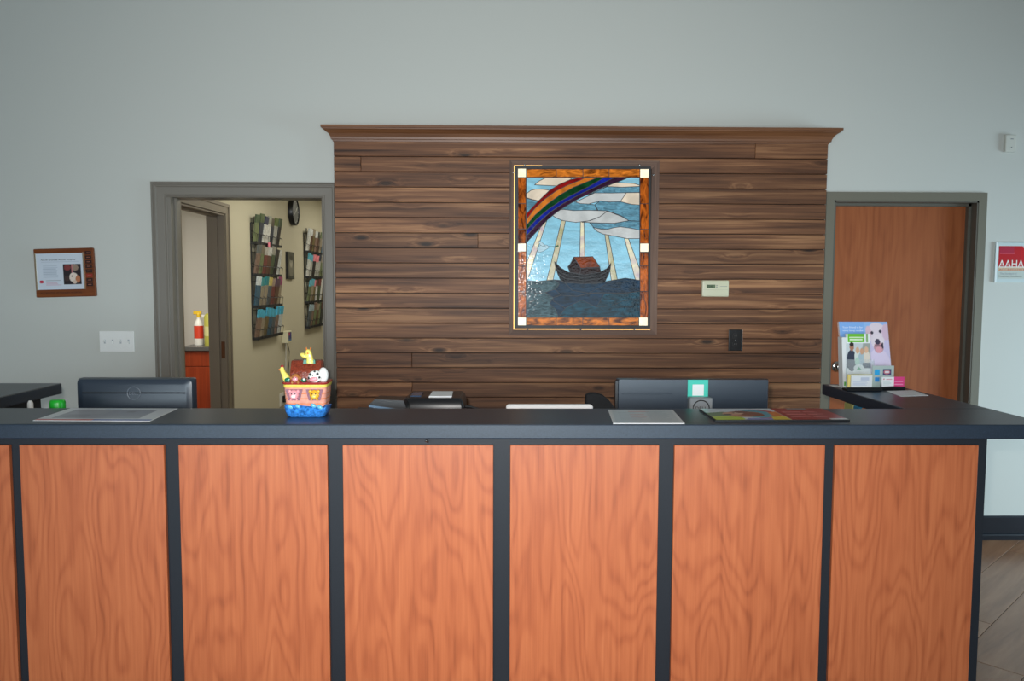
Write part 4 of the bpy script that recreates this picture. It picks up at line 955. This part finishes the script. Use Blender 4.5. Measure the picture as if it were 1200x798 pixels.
# wall sensor box
x0, z1 = W2(1176.3, 158.6); x1, z0 = W2(1188, 178.6)
se = thing('wall_sensor', 'small white sensor box high on the right wall', 'sensor', ((x0+x1)/2, WY, (z0+z1)/2))
w2, h2 = (x1-x0)/2, (z1-z0)/2
MB().box(-w2, w2, -.022, 0, -h2, h2, .004, 2).build('case', mat('off_white_plastic', (206, 206, 196), .5), se)
MB().box(-.004, .012, -.0226, -.0215, h2*.45, h2*.55).build('vent', GREYP, se); MB().ell((.004, -.022, -h2*.5), (.004, .002, .004), 8).build('indicator', GREYP, se)
# accreditation sign (acrylic over print), runs out of frame
x0, z1 = W2(1166.0, 284); z0 = W2(1166, 331)[1]; sw_ = .30
sg = thing('accreditation_sign', 'clear acrylic AAHA sign in red and white right of the door', 'sign', (x0+sw_/2, WY, (z0+z1)/2))
h2 = (z1-z0)/2; w2 = sw_/2
MB().box(-w2, w2, -.012, -.0005, -h2, h2, .002).build('acrylic_plate', mat('pale_acrylic_plate', (206, 220, 220), .12), sg)
MB().box(-w2-.001, -w2+.010, -.0135, -.0115, -h2, h2, .001).build('polished_edge', mat('bright_acrylic_edge', (236, 244, 244), .06), sg)
pr_ = [('rect', 0, 0, 1, 1, (196, 204, 196)), ('rect', 0, .36, 1, 1, (190, 24, 34)), ('poly', [(.5, .36), (.5, 1), (.56, .96), (.9, .36)], (200, 20, 28)), ('poly', [(.52, 1), (.62, .88), (.72, 1)], (206, 214, 210)), ('poly', [(.66, 1), (1, .5), (1, 1)], (206, 214, 210)), ('rect', .02, .76, .36, .80, (206, 80, 100)), ('rect', .02, .80, .34, .97, (178, 40, 66)), ('rect', 0, .335, 1, .37, (232, 226, 214)), ('rect', 0, .24, 1, .335, (214, 190, 160))]
picture('sign_print', sg, (-w2+.018, -.0127, -h2+.022), (sw_-.036, 0, 0), (0, 0, 2*h2-.044), pr_, 80, 60)
WI = mat('sign_white_ink', (240, 234, 226), .5)
text('AAHA', .150, WI, sg, (-w2+.020, -.0130, -h2+.088), (1, 0, 0), (0, 0, 1), 'sign_letters', height=.044)
text('ACCREDITED', .150, mat('sign_red_ink', (200, 96, 84), .5), sg, (-w2+.022, -.0130, -h2+.070), (1, 0, 0), (0, 0, 1), 'sign_letters', height=.012)
text('The Standard of', .10, GREYINK, sg, (-w2+.030, -.0130, -h2+.047), (1, 0, 0), (0, 0, 1), 'sign_letters', height=.011)
text('Veterinary Excellence', .14, mat('dark_grey_ink', (96, 106, 104), .5), sg, (-w2+.022, -.0130, -h2+.029), (1, 0, 0), (0, 0, 1), 'sign_letters', height=.012)

# ------------------------------------------------------------------ hall wall things (wall faces +X at X = HX)
WIRE = mat('black_wire', (30, 31, 33), .45)
PAL = [(74, 86, 62), (52, 58, 70), (150, 138, 118), (92, 66, 52), (196, 200, 198), (60, 92, 112), (112, 60, 56), (110, 120, 84), (206, 206, 200), (44, 40, 40), (110, 96, 62), (128, 104, 90), (168, 168, 160), (84, 92, 96), (58, 62, 58)]
ROWPAL = {0: [(66, 84, 58), (84, 98, 66), (58, 62, 84), (150, 152, 140), (92, 84, 70), (96, 108, 58), (72, 86, 62)], 1: [(96, 100, 98), (120, 112, 96), (172, 168, 160), (190, 190, 186), (150, 148, 138), (60, 56, 54), (198, 198, 192)],
          2: [(196, 204, 206), (58, 138, 142), (44, 128, 134), (190, 174, 100), (150, 130, 120), (90, 70, 84), (150, 72, 110)], 3: [(72, 166, 196)]*7}
def shade_mat(c):
    return mat('leaflet_%d_%d_%d' % c, c, .4, var=.3, varscale=45)
BRO = {}
def brochure(c, c2):
    if (c, c2) in BRO: return BRO[(c, c2)]
    mb = MB()
    mb.box(0, .010, -.047, .047, 0, .150); n0 = len(mb.bm.faces)
    mb.box(0, .010, -.047, .047, .1502, .215)
    mb.bm.faces.ensure_lookup_table()
    for i, f in enumerate(mb.bm.faces): f.material_index = 0 if i < n0 else 1
    me = bpy.data.meshes.new('leaflet'); mb.bm.to_mesh(me); mb.bm.free()
    me.materials.append(shade_mat(c2)); me.materials.append(shade_mat(c)); BRO[(c, c2)] = me; return me
ORD = ['first', 'second', 'third', 'fourth', 'fifth', 'sixth', 'seventh']
TIERN = ['bottom', 'third', 'second', 'top']
def rack(y0, y1, ncol, ztop, label, which, skip=0):
    t = thing('brochure_rack', label, 'rack', (HX, (y0+y1)/2, 1.08), group='wire brochure racks in the hall')
    w = y1-y0; f = MB()
    for s in (-w/2, w/2): f.tube([(.006, s, 0), (.006, s, ztop-1.08)], .005, 6)
    for k in range(9): f.tube([(.006, -w/2, k*(ztop-1.08)/8), (.006, w/2, k*(ztop-1.08)/8)], .0028, 6)
    for k in range(1, ncol): f.tube([(.006, -w/2+k*w/ncol, 0), (.006, -w/2+k*w/ncol, ztop-1.08)], .0025, 6)
    f.build('back_grid', WIRE, t)
    f = MB(); f.tube([(.008, -w/2+.10+.025*math.cos(k*math.pi/8), ztop-1.08+.025+.03*math.sin(k*math.pi/8)) for k in range(-2, 11)], .003, 6); f.build('hanging_loop', WIRE, t)
    tz = [0, .258, .516, .774]
    for r, z in enumerate(tz):
        p = MB().box(.004, .05, -w/2, w/2, z-.004, z+.018)
        p.tube([(.058, -w/2, z+.075), (.058, w/2, z+.075)], .0028, 6)
        for k in range(ncol+1):
            yk = -w/2+k*w/ncol
            p.tube([(.008, yk, z+.10), (.058, yk, z+.075), (.050, yk, z)], .0026, 6)
        p.build('pocket_row', WIRE, t)
        for k in range(ncol):
            c = ROWPAL[3-r][k % 7] if which == 0 else [(204, 208, 208), (84, 168, 188), (96, 170, 190), (150, 170, 180)][3-r] if k < 2 else random.choice(PAL+[(222, 130, 140)])
            c2 = random.choice(PAL)
            o = bpy.data.objects.new('leaflet', brochure(c, c2)); C.objects.link(o)
            o.location = (HX+.018, (y0+y1)/2-w/2+(k+.5)*w/ncol, 1.08+z+.0185)
            o.rotation_euler = (random.uniform(-.05, .05), random.uniform(.10, .17), random.uniform(-.06, .06))
            o.scale = (1.2, min(1.0, w/ncol/.104), 1.06+random.uniform(-.06, .06))
            tag(o, '%s leaflet from the left in the %s row of the %s wire rack' % (ORD[k], TIERN[r], 'nearer' if which == 0 else 'farther'), 'leaflet', '%s row of the %s rack' % (TIERN[r], 'nearer' if which == 0 else 'farther'))
    return t
rack(3.79, 4.51, 7, 2.02, 'nearer black wire brochure rack filled with leaflets in the hall', 0)
rack(5.50, 6.25, 7, 2.05, 'farther black wire brochure rack with pale and blue leaflets', 1)
pn = MB().box(0, .002, -.028, .028, 0, .045).build('sticky_note', mat('pink_note', (232, 130, 150), .6), loc=(HX+.062, 3.79+.30, 1.08+.775-.02)); tag(pn, 'pink sticky note on the front of the nearer rack', 'note')
# clock
ckz = float((at(341, 232, X=HX)[2]+at(341, 264, X=HX)[2])/2); cky = 5.06
ck = thing('wall_clock', 'round black-rimmed wall clock above the small picture in the hall', 'clock', (HX, cky, ckz))
R_ = .132
MB().lathe([(R_, 0), (R_, .040), (R_-.004, .046), (R_-.014, .046), (R_-.016, .036), (.001, .036)], (0, 0, 0), (1, 0, 0), 40).build('rim', BLACK, ck, smooth=True)
MB().lathe([(R_-.016, .0362), (.001, .0366)], (0, 0, 0), (1, 0, 0), 40).build('dial', mat('grey_dial', (120, 122, 120), .3), ck)
for k in range(12):
    t_ = k*math.pi/6; MB().box(.0366, .038, math.sin(t_)*.10-.004, math.sin(t_)*.10+.004, math.cos(t_)*.10-.006, math.cos(t_)*.10+.006).build('hour_mark', WHITE, ck)
for ang, ln, ww in ((.9, .06, .004), (4.2, .085, .003)):
    MB().tube([(.040, 0, 0), (.040, math.sin(ang)*ln, math.cos(ang)*ln)], ww, 6).build('hand', WHITE, ck)
# small picture
q0, q1 = at(334.5, 291.5, X=HX+.02), at(346, 330, X=HX+.02); 
pcx = thing('framed_picture', 'small dark unframed portrait print on the hall wall', 'picture', (HX, float(q0[1]+q1[1])/2+.02, float(q0[2]+q1[2])/2))
hw, hh = .115, .128
MB().box(0, .022, -hw, hw, -hh, hh, .002).build('canvas', BLACK, pcx)
picture('print', pcx, (.0226, -hw+.004, -hh+.004), (0, 2*hw-.008, 0), (0, 0, 2*hh-.008), [('rect', 0, 0, 1, 1, (92, 92, 82)), ('ell', .5, .4, .34, .34, (128, 126, 112)), ('ell', .48, .62, .22, .2, (168, 164, 150)), ('ell', .5, .78, .24, .1, (70, 68, 60)), ('ell', .42, .64, .03, .025, (50, 48, 44)), ('ell', .58, .64, .03, .025, (50, 48, 44)), ('rect', 0, 0, 1, .1, (70, 72, 66))], 30, 34)
# wall unit with cord and plug
q = at(333.5, 395.5, X=HX+.03)
wu = thing('wall_unit', 'ivory wall box with a coloured panel and a hanging cord', 'wall box', (HX, 4.72, float(q[2])))
MB().box(0, .055, -.075, .075, -.055, .055, .004).build('case', IVORY, wu)
picture('panel', wu, (.0556, -.045, -.036), (0, .10, 0), (0, 0, .08), [('rect', 0, 0, 1, 1, (44, 62, 120)), ('rect', .1, .6, .5, .95, (200, 60, 60)), ('rect', .5, .5, .9, .8, (70, 60, 150)), ('rect', 0, 0, 1, .2, (90, 130, 170))], 12, 12)
zp = float(at(327, 467, X=HX)[2])-wu.location.z
MB().tube([(.02, .0, -.055), (.015, .0, -.2), (.012, -.01, -.40), (.015, -.03, zp+.03), (.03, -.04, zp)], .004, 6).build('cord', mat('white_cord', (206, 206, 200), .5), wu)
MB().tube([(.02, .04, -.055), (.03, .07, -.14), (.02, .085, -.26), (.015, .04, -.42), (.02, -.01, zp+.05), (.035, -.02, zp)], .0035, 6).build('cord', BLACK, wu)
po = thing('wall_outlet', 'white wall outlet with a black plug low in the hall', 'outlet', (HX, 4.60, float(at(326, 470, X=HX)[2])))
MB().box(0, .006, -.06, .06, -.06, .06, .002).build('plate', WHITE, po); MB().box(.006, .045, .015, .075, -.03, .03, .004).build('plug', BLACK, po)

# ------------------------------------------------------------------ side room cabinet and bottles
CYF = 5.25
cxl = float(at(213, 420, Y=CYF)[0])
cz = .905
cb_ = thing('base_cabinet', 'red cherry base cabinet seen through the inner doorway', 'cabinet', ((cxl-2.14)/2, CYF, 0))
MB().box(cxl, -2.14, CYF+.02, 5.94, 0, cz-.04).build('body', CAB, cb_, world=True)
zd = float(at(230, 429.5, Y=CYF)[2])
for a, b in ((cxl+.003, cxl+.50), (cxl+.506, -2.145)):
    for z0, z1, nm in ((zd+.003, cz-.045, 'drawer'), (.11, zd-.003, 'cabinet_door')):
        o = centred(MB().box(a, b, CYF, CYF+.018, z0, z1, .002), nm, CAB, cb_)
        zz = (z0+z1)/2 if nm == 'drawer' else z1-.08
        MB().tube([((b-.05)-(a+b)/2, -.012-.010, zz-(z0+z1)/2), ((b-.05)-(a+b)/2, -.03, zz-(z0+z1)/2)], .008, 10).build('knob', CHROME, o)
wt = thing('cabinet_worktop', 'dark worktop with upstand on the red cabinet', 'worktop', ((cxl-2.14)/2, CYF, cz-.04))
MB().box(cxl-.012, -2.13, CYF-.03, 5.94, cz-.04, cz, .004).build('top', mat('grey_worktop', (84, 84, 84), .25), wt, world=True)
MB().box(cxl-.012, -2.13, 5.92, 5.945, cz, cz+.10, .002).build('upstand', BLACK, wt, world=True)
bY = 5.50
def bx(u): return float(at(u, 395, Y=bY)[0])
def bz(v): return float(at(235, v, Y=bY)[2])-cz
bw = (bx(238.5)-bx(228))/2
bt = thing('spray_bottle', 'white spray bottle with red label and yellow nozzle', 'bottle', (bx(233.2), bY, cz+.0005))
hb = bz(372)
MB().lathe([(bw*.96, 0), (bw, .006), (bw, hb*.72), (bw*.7, hb*.86), (bw*.38, hb*.95), (bw*.38, hb)], seg=24).build('bottle_body', WHITE, bt, smooth=True)
MB().lathe([(bw*1.02, hb*.24), (bw*1.02, hb*.70)], seg=24).build('label_band', mat('red_label', (216, 66, 40), .4), bt, smooth=True)
mb = MB().lathe([(bw*.42, hb), (bw*.42, hb+.03), (bw*.3, hb+.05)], seg=16); mb.box(-.05, .03, -.012, .012, hb+.03, hb+.065, .004); mb.build('nozzle', mat('yellow_plastic', (236, 196, 50), .4), bt)
bt = thing('spray_bottle', 'clear-white slim bottle with red collar behind the red-label bottle', 'bottle', (bx(240.4)-.03, bY+.16, cz+.0005))
bw = .045; hb = bz(377)
MB().lathe([(bw, 0), (bw, hb*.7), (bw*.45, hb*.9), (bw*.4, hb)], seg=20).build('bottle_body', WHITE, bt, smooth=True)
mb = MB().lathe([(bw*.5, hb-.005), (bw*.5, hb+.03)], seg=16); mb.build('collar', mat('crimson_plastic', (190, 36, 60), .4), bt); MB().box(-.06, .03, -.012, .012, hb+.03, hb+.065, .004).build('nozzle', WHITE, bt)
bt = thing('cleaner_canister', 'yellow-green cleaner canister next to the spray bottles', 'canister', (bx(249.8), bY-.06, cz+.0005))
hb = bz(367)
MB().lathe([(.062, 0), (.064, .006), (.064, hb*.9), (.05, hb*.97), (.04, hb)], seg=22).build('canister_body', mat('yellow_green_plastic', (186, 184, 84), .45), bt, smooth=True)
MB().lathe([(.0645, hb*.3), (.0645, hb*.6)], seg=22).build('label_band', mat('pale_label', (214, 212, 150), .5), bt, smooth=True)
